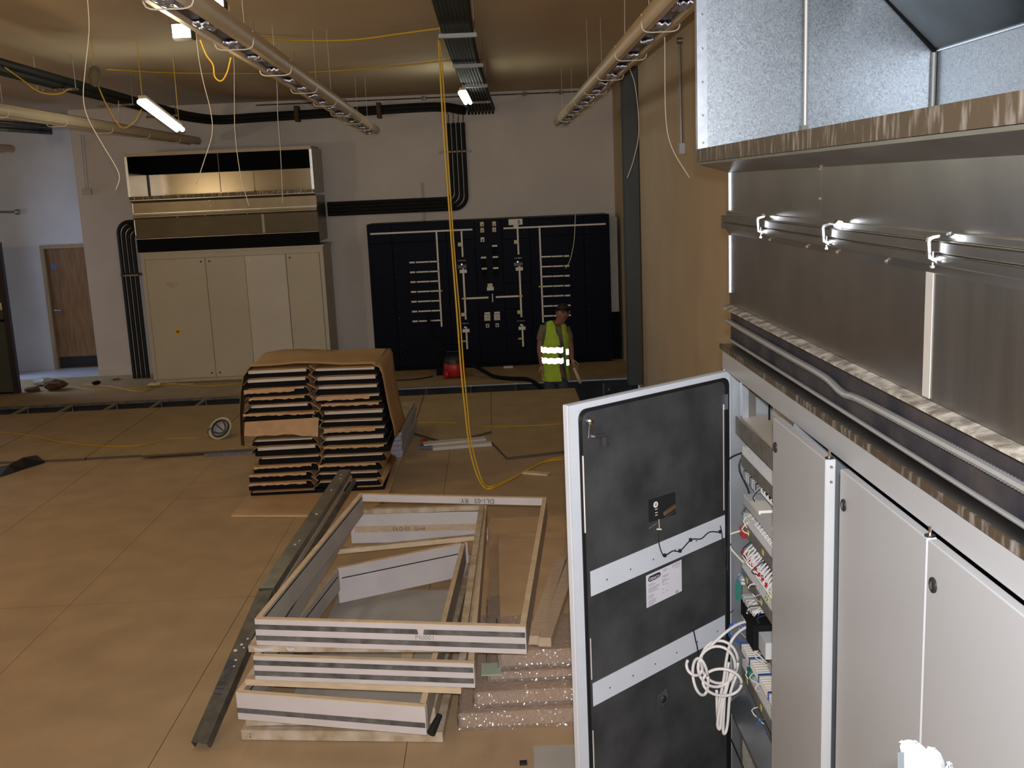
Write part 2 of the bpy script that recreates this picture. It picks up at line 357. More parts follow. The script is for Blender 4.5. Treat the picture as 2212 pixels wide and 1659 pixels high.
# walls, ceiling
far = MB().box(-6.2, XR + 0.2, YW, YW + 0.25, 0.0, ZC)
struct(far.build('wall_far', 'wallfar'))
MB_ = MB().box(-6.2, XR, YW - 0.018, YW - 0.001, 0.005, 0.12)
struct(MB_.build('baseboard_far', 'wallfar'))
struct(MB().box(XR, XR + 0.2, -3, YW, -0.1, ZC).build('wall_right', 'wallr'))
struct(MB().box(-9.2, XR + 0.2, -3, 17.6, ZC, ZC + 0.15).build('ceiling', 'ceil'))
struct(MB().box(-9.2, XR + 0.2, -3.2, -3.0, -0.1, ZC).build('wall_back', 'wallr'))
wl = MB().box(-9.2, -9.0, -3.0, 15.4, -0.1, ZC)
wl.box(-9.2, -9.0, 15.4, 17.6, -0.1, 0.9); wl.box(-9.2, -9.0, 15.4, 17.6, 2.6, ZC)
struct(wl.build('wall_left', 'wallr'))
wn = MB().box(-9.16, -9.10, 15.4, 17.4, 0.9, 0.96); wn.box(-9.16, -9.10, 15.4, 17.4, 2.54, 2.6); wn.box(-9.16, -9.10, 16.3, 16.36, 0.96, 2.54)
struct(wn.build('window_1', 'white'))
# passage wall with wooden door
YP = 16.9
dx0, dx1 = -7.25, -6.30
pw = MB().box(-9.2, dx0, YP, YP + 0.2, 0, ZC); pw.box(dx1, -5.9, YP, YP + 0.2, 0, ZC); pw.box(dx0, dx1, YP, YP + 0.2, 2.03, ZC)
pw.box(-9.0, -7.95, 16.25, 16.9, 0, ZC)
struct(pw.build('wall_passage', 'wallpass'))
struct(MB().box(-6.2, -6.0, YW + 0.25, YP, 0, ZC).build('wall_passage_side', 'wallpass'))
fm = MB().box(dx0, dx0 + 0.06, YP - 0.02, YP + 0.1, 0.006, 2.03); fm.box(dx1 - 0.06, dx1, YP - 0.02, YP + 0.1, 0.006, 2.03); fm.box(dx0 + 0.06, dx1 - 0.06, YP - 0.02, YP + 0.1, 1.97, 2.03)
struct(fm.build('trim_1', 'oakframe'))
d1 = struct(MB().box(dx0 + 0.063, dx1 - 0.063, YP + 0.03, YP + 0.07, 0.01, 1.965).build('door_1', 'oak'))
MB().box(dx0 + 0.08, dx1 - 0.08, YP + 0.026, YP + 0.0299, 0.02, 0.20).build('kick_plate', 'black', d1)
MB().lathe([(0, 0.0), (0.04, 0), (0.04, 0.004), (0, 0.004)], (dx0 + 0.17, YP + 0.0299, 1.68), (0, -1, 0), 20).build('round_sign', 'signblue', d1)
hd = MB().tube([(dx0 + 0.12, YP + 0.03, 0.98), (dx0 + 0.12, YP - 0.03, 0.98), (dx0 + 0.23, YP - 0.03, 0.975)], 0.011, 8)
hd.build('handle', 'chrome', d1)
MB().lathe([(0, 0), (0.024, 0), (0.024, 0.01), (0, 0.01)], (dx0 + 0.12, YP + 0.03, 0.90), (0, -1, 0), 12).build('lock', 'chrome', d1)
# small pipe bracket on the passage wall (upper left)
pb = thing('wall_pipe', 'short dark pipe with round end on the bluish wall', 'pipe', U(10, 458, 1, YP - 0.05))
MB().tube([U(-20, 458, 1, YP - 0.08), U(34, 458, 1, YP - 0.08)], 0.018, 8).build('pipe', 'steel', pb)
MB().lathe([(0, 0), (0.045, 0), (0.045, 0.05), (0, 0.05)], U(34, 458, 1, YP - 0.08), (1, 0, 0), 12).build('end_cap', 'steel', pb)
# steel column against the right wall
col = thing('steel_column', 'dark green steel column with a flange standing against the tan wall', 'column', (1.75, 13.3, 0))
MB().box(1.722, 1.905, 13.28, 13.295, 0.005, ZC - 0.001).build('flange', 'colgreen', col)
MB().box(1.80, 1.815, 13.296, 13.46, 0.005, ZC - 0.001).build('web', 'colgreen', col)
MB().box(1.722, 1.905, 13.461, 13.475, 0.005, ZC - 0.001).build('flange', 'colgreen', col)
# conduit run in the corner
cc = thing('corner_conduit', 'thin metal conduit running down beside the dark green column', 'conduit', (1.88, 14.0, 0))
MB().tube([(1.88, 14.2, 0.02), (1.88, 14.2, 3.95)], 0.016, 8).build('pipe', 'galvd', cc)
MB().tube([(1.84, 14.2, 0.02), (1.84, 14.2, 3.95)], 0.012, 8).build('pipe', 'oakframe', cc)
MB().box(1.81, 1.915, 14.17, 14.23, 3.88, 3.96).build('junction_box', 'galvd', cc)
pc = thing('wall_conduit', 'grey conduit with switch box on the tan wall beside the hood', 'conduit', (1.9, 10.25, 3.0))
MB().tube([(1.895, 10.3, 3.9), (1.895, 10.25, 2.96)], 0.014, 8).build('pipe', 'steel', pc)
MB().box(1.865, 1.918, 10.21, 10.30, 2.87, 2.97).build('switch_box', 'lightgrey', pc)
MB().lathe([(0, 0), (0.03, 0), (0.03, 0.05), (0, 0.05)], (1.92, 10.3, 3.93), (-1, 0, 0), 12).build('junction_box', 'steel', pc)
pc = thing('wall_conduit', 'thin conduit dropping to a small cream socket on the white wall', 'conduit', (-5.93, YW - 0.03, 2.8))
a, b = U(180, 290, 1, YW - 0.02), U(190, 408, 1, YW - 0.02)
MB().tube([a, b], 0.009, 6).build('pipe', 'cab_far', pc); MB().tube([a + Vector((-0.04, 0, 0)), b + Vector((-0.04, 0, 0))], 0.006, 6).build('pipe', 'cab_far', pc)
MB().box(b.x - 0.09, b.x + 0.05, YW - 0.045, YW - 0.001, b.z - 0.09, b.z).build('socket', 'cab_far', pc)

# ================================================================ SWITCHBOARD
YB = 15.15
sb = thing('switchboard', 'long navy switchboard with white mimic lines on the far wall', 'switchboard', (0, YB, 0))
def c5(x, y, yy=YB): return U(740 + x * 0.29837, 440 + y * 0.29837, 1, yy)
sx0, sx1, sz = -1.79, 1.735, 2.175
MB().box(sx0, sx1, YB + 0.03, YB + 0.75, 0.06, sz).build('carcass', 'navy', sb)
MB().box(sx0 + 0.02, sx1 - 0.02, YB + 0.05, YB + 0.7, 0.004, 0.06).build('plinth', 'blackmat', sb)
cols = [sx0] + [c5(px, 500).x for px in (372, 765, 970, 1165, 1365, 1755)] + [sx1]
for i in range(7):
    x0, x1 = cols[i] + 0.004, cols[i + 1] - 0.004
    zs = [0.07, sz - 0.005]
    if i == 3: zs = [0.07, 0.74, 1.11, 1.46, sz - 0.005]
    if i == 4: zs = [0.07, 0.48, 0.86, 1.24, 1.88, sz - 0.005]
    if i in (2,): zs = [0.07, 1.9, sz - 0.005]
    if i in (0, 1, 5, 6): zs = [0.07, 1.90, sz - 0.005]
    for k in range(len(zs) - 1):
        MB().box(x0, x1, YB, YB + 0.029, zs[k] + 0.003, zs[k + 1] - 0.003).build('door_panel', 'navy', sb, bevel=0.003)
def bar(x0, y0, x1, y1, wd=0.024, m='white', name='mimic_line', d=0.006, yoff=0):
    a, b = c5(x0, y0), c5(x1, y1)
    if abs(a.x - b.x) > abs(a.z - b.z):
        z = (a.z + b.z) / 2; bx = (min(a.x, b.x), max(a.x, b.x), z - wd / 2, z + wd / 2)
    else:
        x = (a.x + b.x) / 2; bx = (x - wd / 2, x + wd / 2, min(a.z, b.z), max(a.z, b.z))
    y = YB - 0.001 - yoff
    MB().box(bx[0], bx[1], y - d, y, bx[2], bx[3]).build(name, m, sb)
def tagp(x, y, wpx, hpx, m, name, d=0.02, yoff=0.0):
    p = c5(x, y); s = 0.29837 * YB / F
    MB().box(p.x - wpx * s / 2, p.x + wpx * s / 2, YB - 0.001 - yoff - d, YB - 0.001 - yoff, p.z - hpx * s / 2, p.z + hpx * s / 2).build(name, m, sb)
bar(200, 218, 940, 188); bar(1165, 175, 1905, 150)
bar(682, 205, 715, 890); bar(1427, 172, 1450, 860)
for i in range(7):
    y = 424 + i * 71; x = 3.7 * i
    bar(484 + x, y + 2, 522 + x, y + 1); bar(530 + x, y, 622 + x, y - 3, 0.021); bar(626 + x, y - 3, 690 + x, y - 7, 0.021)
    y = 383 + i * 71.5; x = 2.0 * i
    bar(1438 + x, y + 2, 1512 + x, y - 1, 0.021); bar(1516 + x, y - 1, 1595 + x, y - 4, 0.021); bar(1602 + x, y - 4, 1640 + x, y - 5)
bar(700, 631, 722, 630, 0.018, 'yellow', 'mimic_mark', 0.01); bar(1420, 600, 1446, 599, 0.018, 'yellow', 'mimic_mark', 0.01)
for (x, ys) in ((0, 0), (405, -18)):
    bar(862 + x, 198 + ys, 868 + x, 385 + ys); bar(874 + x, 450 + ys, 890 + x, 838 + ys, 0.026); bar(896 + x, 890 + ys, 902 + x, 1052 + ys)
    tagp(852 + x, 294 + ys, 32, 26, 'cream', 'yellow_lamp', 0.035); tagp(878 + x, 801 + ys, 36, 24, 'cream', 'yellow_lamp', 0.035)
    tagp(865 + x, 411 + ys, 58, 8, 'dustmetal', 'breaker_edge', 0.012); tagp(866 + x, 455 + ys, 62, 26, 'slate', 'breaker_front', 0.02)
    tagp(887 + x, 866 + ys, 56, 7, 'dustmetal', 'breaker_edge', 0.012); tagp(874 + x, 489 + ys, 52, 24, 'white', 'nameplate', 0.022); tagp(894 + x, 918 + ys, 50, 24, 'white', 'nameplate', 0.022)
    tagp(863 + x, 438 + ys, 10, 10, 'zinc', 'indicator', 0.03); tagp(885 + x, 893 + ys, 10, 10, 'zinc', 'indicator', 0.03)
    tagp(884 + x, 994 + ys, 34, 10, 'yellow', 'mimic_mark', 0.02); tagp(882 + x, 686 + ys, 36, 10, 'yellow', 'mimic_mark', 0.02, )
bar(896, 685, 1056, 680, 0.026); bar(1110, 676, 1270, 669, 0.026); bar(1085, 652, 1087, 712, 0.014)
for x, y in ((1009, 148), (1097, 145), (1011, 192), (1098, 188), (1013, 260)):
    tagp(x, y, 26, 32, 'cream' if y < 200 else 'white', 'indicator_plate', 0.008); tagp(x, y + 4, 10, 12, 'red' if y < 250 else 'ink', 'indicator', 0.02, 0.009)
for x, y in ((1101, 305), (1021, 390), (1106, 386), (1026, 470), (1109, 466)):
    tagp(x, y, 38, 12, 'white', 'nameplate', 0.008); tagp(x, y + 36, 38, 50, 'blackmat', 'meter', 0.012)
for x, y in ((1048, 822), (1118, 818)):
    tagp(x, y - 30, 40, 12, 'white', 'nameplate', 0.008); tagp(x, y + 2, 44, 46, 'tile', 'meter', 0.015); tagp(x + 2, y + 4, 12, 3, 'ink', 'meter_needle', 0.004, 0.016)
    tagp(x + 2, y + 61, 24, 26, 'white', 'switch_plate', 0.008); tagp(x + 2, y + 61, 12, 14, 'ink', 'rotary_switch', 0.03, 0.009)
tagp(1068, 590, 36, 26, 'cream', 'yellow_lamp', 0.03); tagp(1070, 615, 50, 24, 'white', 'nameplate', 0.02)
tagp(1252, 132, 100, 42, 'white', 'document_label', 0.004); tagp(1276, 132, 14, 26, 'greenp', 'green_mark', 0.002, 0.005); tagp(1255, 162, 36, 14, 'white', 'nameplate', 0.01)
for i in range(10):
    for cx_ in (cols[1] + 0.04, cols[6] + 0.04):
        z = 0.2 + i * 0.2
        MB().lathe([(0, 0), (0.006, 0), (0.004, 0.004), (0, 0.004)], (cx_, YB, z), (0, -1, 0), 6).build('screw', 'dustmetal', sb)
# side panel right of the board, skirting pieces
sp = thing('side_panel', 'narrow grey steel panel with darker foot beside the navy switchboard', 'panel', (1.8, 15.4, 0))
MB().box(1.75, 1.87, 15.38, 15.42, 0.72, 2.12).build('plate', 'lamgrey', sp); MB().box(1.75, 1.89, 15.36, 15.42, 0.004, 0.715).build('foot_box', 'blackmat', sp)

# ================================================================ PIPE RUNS ON THE FAR WALL
def pipes(name, label, paths, r, cat='cable run', m='cable', n=8):
    t = thing(name, label, cat, tuple(Vector(paths[0][0])))
    for p in paths: MB().tube(p, r, n).build('cable', m, t, smooth=True)
    return t
yp = YW - 0.06
paths = []
for i in range(4):
    xv = -0.555 + i * 0.073; zh = 2.49 - i * 0.052; R = 0.10 + i * 0.03
    xe = -2.45
    pts = [(xv, yp, 3.60), (xv, yp, zh + R)] + [(xv - R + R * math.cos(t), yp, zh + R - R * math.sin(t)) for t in [math.pi / 2 * k / 6 for k in range(1, 7)]] + [(xe, yp, zh)]
    paths.append(pts)
dr = pipes('cable_drop', 'four black cables dropping down the far wall and turning towards the beige cabinet', paths, 0.030)
for i in range(4): MB().tube([(-0.555 + i * 0.073, yp, 3.60), (-0.555 + i * 0.073 + 0.01, yp + 0.01, 3.72), (-0.57 + i * 0.073, yp, 3.76)], 0.008, 6).build('cable_end', 'dustmetal', dr)
ch = MB().box(-0.72, -0.22, YW - 0.02, YW - 0.001, 3.16, 3.20).build('channel', 'dullzinc', dr)
for i in range(4): MB().lathe([(0.033, -0.012), (0.036, -0.012), (0.036, 0.012), (0.033, 0.012)], (-0.555 + i * 0.073, yp, 3.18), (0, 0, 1), 12).build('clip', 'oakframe', dr)
MB().box(-1.02, -0.985, YW - 0.02, YW - 0.001, 2.15, 2.75).build('channel', 'dullzinc', dr)
# riser at the left of the beige cabinet
paths = []
for i in range(4):
    xv = -5.52 + i * 0.068; zt = 2.36 - i * 0.055; R = 0.17 - i * 0.03
    paths.append([(xv, 15.62, 0.012), (xv, 15.62, zt - R)] + [(xv + R - R * math.cos(t), 15.62, zt - R + R * math.sin(t)) for t in [math.pi / 2 * k / 6 for k in range(1, 7)]] + [(-5.12, 15.62, zt)])
rs = pipes('cable_riser', 'four black cables rising beside the beige cabinet and bending over', paths, 0.030)
MB().box(-5.58, -5.25, 15.66, 15.68, 1.56, 1.60).build('channel', 'dustmetal', rs); MB().box(-5.50, -5.28, 15.57, 15.585, 1.565, 1.585).build('clip_row', 'oakframe', rs)
# high horizontal cable run along the wall and the left tray run
hi = thing('cable_run', 'long black cable bundle bending from the ceiling towards the centre tray', 'cable run', (-4, 10, 3.8))
base = [(-3.86, 6.5, 3.80), (-3.98, 9.0, 3.80), (-4.08, 12.0, 3.80), (-4.15, 14.2, 3.80), (-4.08, 15.1, 3.79), (-3.85, 15.6, 3.78), (-3.3, 15.72, 3.80), (-2.0, 15.72, 3.82), (-0.75, 15.72, 3.84), (-0.3, 15.5, 3.76)]
base = smoothpts(base, 5)
for i, (dx, dz) in enumerate(((-0.07, 0), (0, 0.02), (0.07, 0), (-0.035, -0.045), (0.035, -0.045))):
    pts = [];
    for k, p in enumerate(base):
        q = base[min(k + 1, len(base) - 1)] - base[max(k - 1, 0)]; nrm = Vector((q.y, -q.x, 0)).normalized()
        s = 1.0 if p.y < 14.4 else 0.65
        pts.append(p + nrm * dx * s + Vector((0, 0, dz)))
    MB().tube(pts, 0.034, 8).build('cable', 'cable', hi, smooth=True)
for (x, y) in ((-3.93, 8.4), (-4.03, 10.2), (-4.1, 12.0), (-4.15, 13.8)):
    MB().box(x - 0.2, x + 0.2, y - 0.02, y + 0.02, 3.70, 3.72).build('bracket', 'dustmetal', hi)
    MB().tube([(x - 0.18, y, 3.71), (x - 0.18, y, ZC - 0.002)], 0.006, 6).build('hanger_rod', 'steel', hi)
    MB().tube([(x + 0.18, y, 3.71), (x + 0.18, y, ZC - 0.002)], 0.006, 6).build('hanger_rod', 'steel', hi)
for x in (-2.75, -1.55):
    MB().box(x - 0.03, x + 0.03, 15.60, 15.80, 3.70, 3.92).build('bracket', 'rag', hi)
# centre tray
ct = thing('cable_tray', 'wide black cable bundle on silver cross brackets under the ceiling centre', 'cable tray', (-0.16, 10, 3.8))
for i in range(8):
    f = (i - 3.5)
    pts = smoothpts([(-0.19 + f * 0.028, 2.5, 3.85), (-0.19 + f * 0.028, 7.8, 3.82), (-0.165 + f * 0.029, 10.0, 3.80), (-0.125 + f * 0.033, 12.0, 3.80), (-0.09 + f * 0.040, 14.0, 3.79), (-0.06 + f * 0.050, 15.4, 3.74), (-0.06 + f * 0.050, 15.62, 3.70)], 4)
    MB().tube(pts, 0.019, 8).build('cable', 'cable', ct, smooth=True)
    MB().tube([p + Vector((0.012, 0, 0.03)) for p in pts], 0.018, 6).build('cable', 'cable', ct, smooth=True)
for (u0, u1, v, y) in ((947, 1030, 78, 8.1), (978, 1044, 143, 10.0), (998, 1053, 187, 12.0), (1010, 1060, 222, 14.2)):
    a, b = U(u0, v, 2, 3.755), U(u1, v - 2, 2, 3.755)
    yy = (a.y + b.y) / 2
    MB().box(a.x, b.x, yy - 0.02, yy + 0.02, 3.74, 3.77).build('cross_bracket', 'dullzinc' if yy < 13 else 'dustmetal', ct)
    for xx in (a.x + 0.015, b.x - 0.015): MB().tube([(xx, yy, 3.76), (xx, yy, ZC - 0.002)], 0.005, 6).build('hanger_rod', 'steel', ct)
# thin pipe along the wall-ceiling line
pp = thing('ceiling_pipe', 'thin brown pipe along the wall under the ceiling', 'pipe', (0.5, YW - 0.03, ZC - 0.05))
MB().tube([(-3.4, YW - 0.03, ZC - 0.05), (1.85, YW - 0.03, ZC - 0.05)], 0.010, 6).build('pipe', 'dustmetal', pp)
for x in (-2.1, -0.9, 0.6, 1.15): MB().box(x - 0.03, x + 0.03, YW - 0.05, YW - 0.001, ZC - 0.08, ZC - 0.02).build('clip', 'dustmetal', pp)

# ================================================================ SUSPENDED LUMINAIRES
def luminaire(x, y0, y1, label, wraps=True, side=1):
    z = 3.41
    t = thing('suspended_luminaire', label, 'light fitting', (x, (y0 + y1) / 2, z), 0, 'long cream suspended light fittings')
    def prof(sgn):      # rounded flank
        return [(sgn * 0.042, z + 0.012), (sgn * 0.048, z - 0.004), (sgn * 0.078, z - 0.002), (sgn * 0.100, z + 0.022), (sgn * 0.106, z + 0.055), (sgn * 0.090, z + 0.085), (sgn * 0.05, z + 0.10), (sgn * 0.042, z + 0.10)]
    for sgn in (-1, 1):
        MB().prism([(x + px, y0, pz) for px, pz in prof(sgn)], (0, y1 - y0, 0)).build('flank', 'beam', t, smooth=True)
    MB().box(x - 0.0415, x + 0.0415, y0, y1, z + 0.018, z + 0.098).build('channel', 'beamdark', t)
    y = y0 + 0.3; k = 0
    while y < y1 - 0.2:
        if wraps:
            b = MB(); n = 9; rows = []
            L = random.uniform(0.10, 0.22)
            for i in range(6):
                rows.append([(x - 0.037 + 0.074 * j / 5, y + L * i / 5, z + 0.006 - random.uniform(0, 0.016)) for j in range(6)])
            b.grid(rows, (0, 0, 0.009)).build('crumpled_film', 'film', t)
        if k % 2 == 0:
            hoop = [(x - 0.10, y + 0.1, z + 0.07), (x - 0.09, y + 0.1, z - 0.012), (x, y + 0.1, z - 0.022), (x + 0.09, y + 0.1, z - 0.012), (x + 0.10, y + 0.1, z + 0.07)]
            MB().tube(smoothpts(hoop, 4), 0.0035, 5).build('hoop', 'wcord', t)
            if k % 6 == 0:
              for sgn in (-1, 1): MB().tube([(x + sgn * 0.06, y + 0.1, z + 0.095), (x + sgn * 0.06, y + 0.1, ZC - 0.002)], 0.0016, 5).build('hanger_wire', 'wcord', t)
        y += 0.62; k += 1
    return t
lm = luminaire(-1.35, 1.5, 14.45, 'long cream luminaire hanging between the floodlight and the centre cable tray'); lm.rotation_euler.z = 0.029
lm = luminaire(0.96, 1.5, 14.4, 'long cream luminaire hanging nearest the tan wall and galvanised hood'); lm.rotation_euler.z = -0.010
luminaire(-4.13, 5.0, 15.1, 'long cream luminaire hanging under the lit fluorescent lamp near the bluish wall', False)
luminaire(-6.75, 8.0, 15.1, 'short end of a cream luminaire at the far left edge', False)

# lamps
def twin_tube(a, b, label, lit=14):
    a, b = Vector(a), Vector(b); t = thing('fluorescent_lamp', label, 'lamp', tuple((a + b) / 2), 0, 'lit fluorescent site lamps')
    d = (b - a).normalized(); s = d.cross(Vector((0, 0, 1))).normalized() * 0.028
    for sg in (-1, 1): MB().tube([a + s * sg, b + s * sg], 0.024, 10).build('tube', 'tube', t, smooth=True)
    MB().box(0, 1, -0.035, 0.035, 0.028, 0.055, lambda p, q, r: a + (b - a) * p + s.normalized() * q + Vector((0, 0, r))).build('batten', 'cab_far', t)
    for e in (a, b): MB().tube([e + Vector((0, 0, 0.03)), e + Vector((0, 0.02, ZC - e.z - 0.002))], 0.004, 5).build('hanger_wire', 'ycable', t)
    return t
a = U(308, 217, 2, 3.46); b = a + Vector((0, 0, 0))
aa = U(308, 220, 1, 9.6); bb = U(388, 280, 1, 10.75)
twin_tube(aa, bb, 'bright twin fluorescent tube tilted above the beige cabinet'); lamp('fluorescent_left_light', 'POINT', (aa + bb) / 2 + Vector((0, -0.1, -0.4)), 12, (0.93, 1.0, 0.86), 0.25)
a2 = U(999, 200, 1, 12.0); b2 = U(1011, 222, 1, 13.1)
twin_tube(a2, b2, 'small bright twin fluorescent lamp seen end on below the centre cable tray'); lamp('fluorescent_centre_light', 'POINT', (a2 + b2) / 2 + Vector((0, 0, -0.4)), 9, (0.95, 1.0, 0.85), 0.2)
def flood(p, label, tgt):
    t = thing('floodlight', label, 'lamp', tuple(p), 0, 'warm halogen floodlights')
    MB().box(p.x - 0.046, p.x + 0.046, p.y - 0.012, p.y + 0.0, p.z - 0.034, p.z + 0.034).build('glass', 'halo', t)
    MB().box(p.x - 0.055, p.x + 0.055, p.y + 0.001, p.y + 0.08, p.z - 0.042, p.z + 0.042).build('housing', 'black', t, bevel=0.006)
    MB().tube([p + Vector((-0.058, 0.03, 0)), p + Vector((-0.058, 0.03, 0.1)), p + Vector((0.058, 0.03, 0.1)), p + Vector((0.058, 0.03, 0))], 0.006, 6).build('yoke', 'steel', t)
    MB().tube([p + Vector((0, 0.03, 0.1)), Vector((p.x, p.y + 0.03, ZC - 0.002))], 0.006, 6).build('stem', 'steel', t)
    return t
flood(U(392, 67, 2, 3.52), 'glowing halogen floodlight beside the long cream luminaire', None)
flood(U(466, 2, 2, 3.86), 'glowing halogen floodlight at the top edge above the luminaire', None)
lamp('flood_top_light', 'POINT', U(446, -6, 2, 3.88) + Vector((0, -0.12, -0.02)), 9, WARM, 0.05)

# ================================================================ GRILLE-TOPPED AIR UNIT: cabinet + duct hood
L = 2.62
def hood_profile(front=True):
    return None
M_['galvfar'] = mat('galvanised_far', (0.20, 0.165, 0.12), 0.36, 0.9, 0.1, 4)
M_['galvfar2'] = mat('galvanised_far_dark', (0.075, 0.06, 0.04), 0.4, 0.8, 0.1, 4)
def duct_hood(label, org, rz, near, mains):
    """galvanised plenum on top of a cabinet: local x along the front, y into depth"""
    t = thing('duct_hood', label, 'duct', org, rz)
    W = WM[t]
    def fr(x, y, z): return W @ Vector((x, y, z))
    sm, bm_, dm = mains
    # lower duct
    p1 = 0.03
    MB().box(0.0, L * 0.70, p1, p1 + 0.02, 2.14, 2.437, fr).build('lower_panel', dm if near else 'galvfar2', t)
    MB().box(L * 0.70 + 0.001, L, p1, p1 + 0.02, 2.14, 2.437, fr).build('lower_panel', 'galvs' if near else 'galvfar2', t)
    MB().box(L * 0.70 - 0.018, L * 0.70 + 0.018, p1 - 0.002, p1 - 0.0003, 2.15, 2.437, fr).build('seam_tape', 'lamgrey', t)
    MB().box(0.0, L * 0.42, p1, p1 + 0.02, 2.49, 2.652, fr).build('upper_panel', dm, t)
    MB().box(L * 0.42 + 0.001, L, p1, p1 + 0.02, 2.49, 2.652, fr).build('upper_panel', dm, t)
    MB().box(0, L, p1 + 0.021, 0.80, 2.0, 2.65, fr).build('duct_body', dm, t)
    # flanges with lips
    MB().box(-0.012, L, 0.0, p1 + 0.02, 2.463, 2.487, fr).build('flange', 'galvd' if near else 'galvfar', t, bevel=0.003)
    MB().box(-0.012, L, 0.0, p1 + 0.02, 2.438, 2.461, fr).build('flange', 'galvd' if near else 'galvfar', t, bevel=0.003)
    MB().box(0.0, L, p1 - 0.012, p1 - 0.001, 2.488, 2.502, fr).build('flange_lip', 'galvd', t)
    MB().prism([fr(0, p1, 2.437), fr(0, p1 - 0.016, 2.437), fr(0, p1 - 0.001, 2.415)], fr(L, 0, 0) - fr(0, 0, 0)).build('flange_lip', 'galvd', t)
    # bottom skirt with dusty lip
    MB().prism([fr(0, -0.004, 2.134), fr(0, -0.004, 2.139), fr(0, 0.029, 2.146), fr(0, 0.029, 2.139)], fr(L, 0, 0) - fr(0, 0, 0)).build('skirt_lip', 'dust' if near else 'galvd', t)
    MB().box(0, L, p1 + 0.004, p1 + 0.02, 2.0 if near else 1.947, 2.136, fr).build('base_panel', 'bluefoam' if near else 'blackmat', t)  # far panel is black: paints the shaded gap above the cabinet
    # neck and hood
    MB().prism([fr(0, -0.09, 2.688), fr(0, -0.09, 2.680), fr(0, p1, 2.645), fr(0, p1, 2.653)], fr(L, 0, 0) - fr(0, 0, 0)).build('sloped_underside', 'galvd', t)
    MB().box(0, L, -0.095, -0.085, 2.689, 2.737, fr).build('front_lip', 'dustmetal', t)
    MB().box(0, L, -0.084, 0.80, 2.689, 2.70, fr).build('hood_floor', bm_, t)
    MB().box(0, 0.012, -0.09, 0.81, 2.70, 3.32, fr).build('end_panel', bm_, t)
    MB().box(L - 0.012, L, -0.09, 0.81, 2.70, 3.32, fr).build('end_panel', bm_, t)
    MB().box(0.012, L - 0.012, 0.80, 0.815, 2.70, 3.05, fr).build('back_panel', bm_, t)
    MB().prism([fr(0.012, 0.80, 3.05), fr(0.012, 0.815, 3.05), fr(0.012, 0.53, 3.345), fr(0.012, 0.52, 3.33)], fr(L - 0.024, 0, 0) - fr(0, 0, 0)).build('sloped_back', 'blackmat' if not near else 'galvdark', t)  # dark colour paints the dark reflection in the sloped sheet
    MB().box(0, L, -0.09, 0.525, 3.321, 3.335, fr).build('hood_top', 'galvdark', t)
    MB().box(0, L, -0.094, -0.08, 3.29, 3.336, fr).build('top_lip', 'beam' if not near else 'galvd', t)
    # end post angle with bolts, seams, inner corner trim
    MB().box(-0.004, 0.032, -0.095, -0.091, 2.737, 3.29, fr).build('corner_angle', 'zincd', t); MB().box(0.0122, 0.0165, -0.09, -0.055, 2.705, 3.29, fr).build('corner_angle', 'zincd', t)
    MB().box(L - 0.032, L + 0.004, -0.095, -0.091, 2.737, 3.29, fr).build('corner_angle', 'zincd', t)
    for z in (2.76, 2.86, 2.98, 3.10, 3.22): MB().lathe([(0, 0), (0.005, 0), (0.004, 0.004), (0, 0.004)], fr(0.017, -0.072, z), fr(1, 0, 0) - fr(0, 0, 0), 8).build('screw', 'zinc', t)
    MB().tube([fr(0.02, 0.79, 2.70), fr(0.02, 0.79, 3.05)], 0.010, 8).build('corner_seam', 'dullzinc', t)
    MB().tube([fr(0.02, 0.795, 3.05), fr(0.02, 0.53, 3.325)], 0.007, 8).build('corner_seam', 'blackmat', t)
    MB().tube([fr(0.02, 0.795, 3.055), fr(L - 0.02, 0.795, 3.055)], 0.005, 6).build('seam_sealant', 'zinc', t)
    # stiffener rod
    xr = 1.30
    MB().tube([fr(xr, -0.075, 2.70), fr(xr, -0.075, 3.32)], 0.0055, 8).build('stiffener_rod', 'dullzinc', t, smooth=True)
    MB().box(xr - 0.014, xr + 0.014, -0.087, -0.070, 2.737, 2.75, fr).build('rod_clip', 'galvd', t)
    # edge strips of the lower ducts
    MB().box(-0.006, 0.006, p1 - 0.004, p1 - 0.0005, 2.505, 2.65, fr).build('edge_strip', 'zincd', t); MB().box(-0.006, 0.006, p1 - 0.004, p1 - 0.0005, 2.19, 2.41, fr).build('edge_strip', 'zincd', t)
    MB().tube([fr(0.0, -0.035, 2.682), fr(0.0, p1 - 0.002, 2.652)], 0.004, 6).build('edge_strip', 'zincd', t)
    for x, z in ((0.55, 2.502), (1.3, 2.502), (1.95, 2.502), (1.10, 2.64), (1.10, 2.56), (1.28, 2.425), (1.62, 2.425), (1.02, 2.425), (0.62, 2.425)):
        MB().lathe([(0, 0), (0.006, 0), (0.003, 0.006), (0, 0.006)], fr(x, p1 - (0.013 if z in (2.502,) else 0.0 if z > 2.5 else 0.010), z), fr(0, -1, 0) - fr(0, 0, 0), 8).build('screw', 'zinc', t)
    return t, fr
M_['galvdark'] = mat('galvanised_dark', (0.10, 0.115, 0.12), 0.32, 1.0, 0.2, 5)
M_['zincd'] = mat('zinc_angle', (0.62, 0.66, 0.72), 0.35, 1.0, 0.1, 30)
ORG = (0.885, 3.98, 0)
hood, hf = duct_hood('large galvanised duct hood with open top plenum above the near grey cabinets', ORG, -math.pi / 2, True, ('galv', 'galvb', 'galvd'))
hood2, hf2 = duct_hood('galvanised duct hood above the beige cabinet on the far wall', (-5.09, 15.07, -0.02), 0, False, ('galvd', 'galvw', 'galvd')) if False else (None, None)
M_['flexm'] = mat('flexible_steel', (0.42, 0.42, 0.42), 0.35, 0.6)
M_['galvw'] = mat('galvanised_warm', (0.24, 0.20, 0.15), 0.22, 1.0, 0.06, 5)
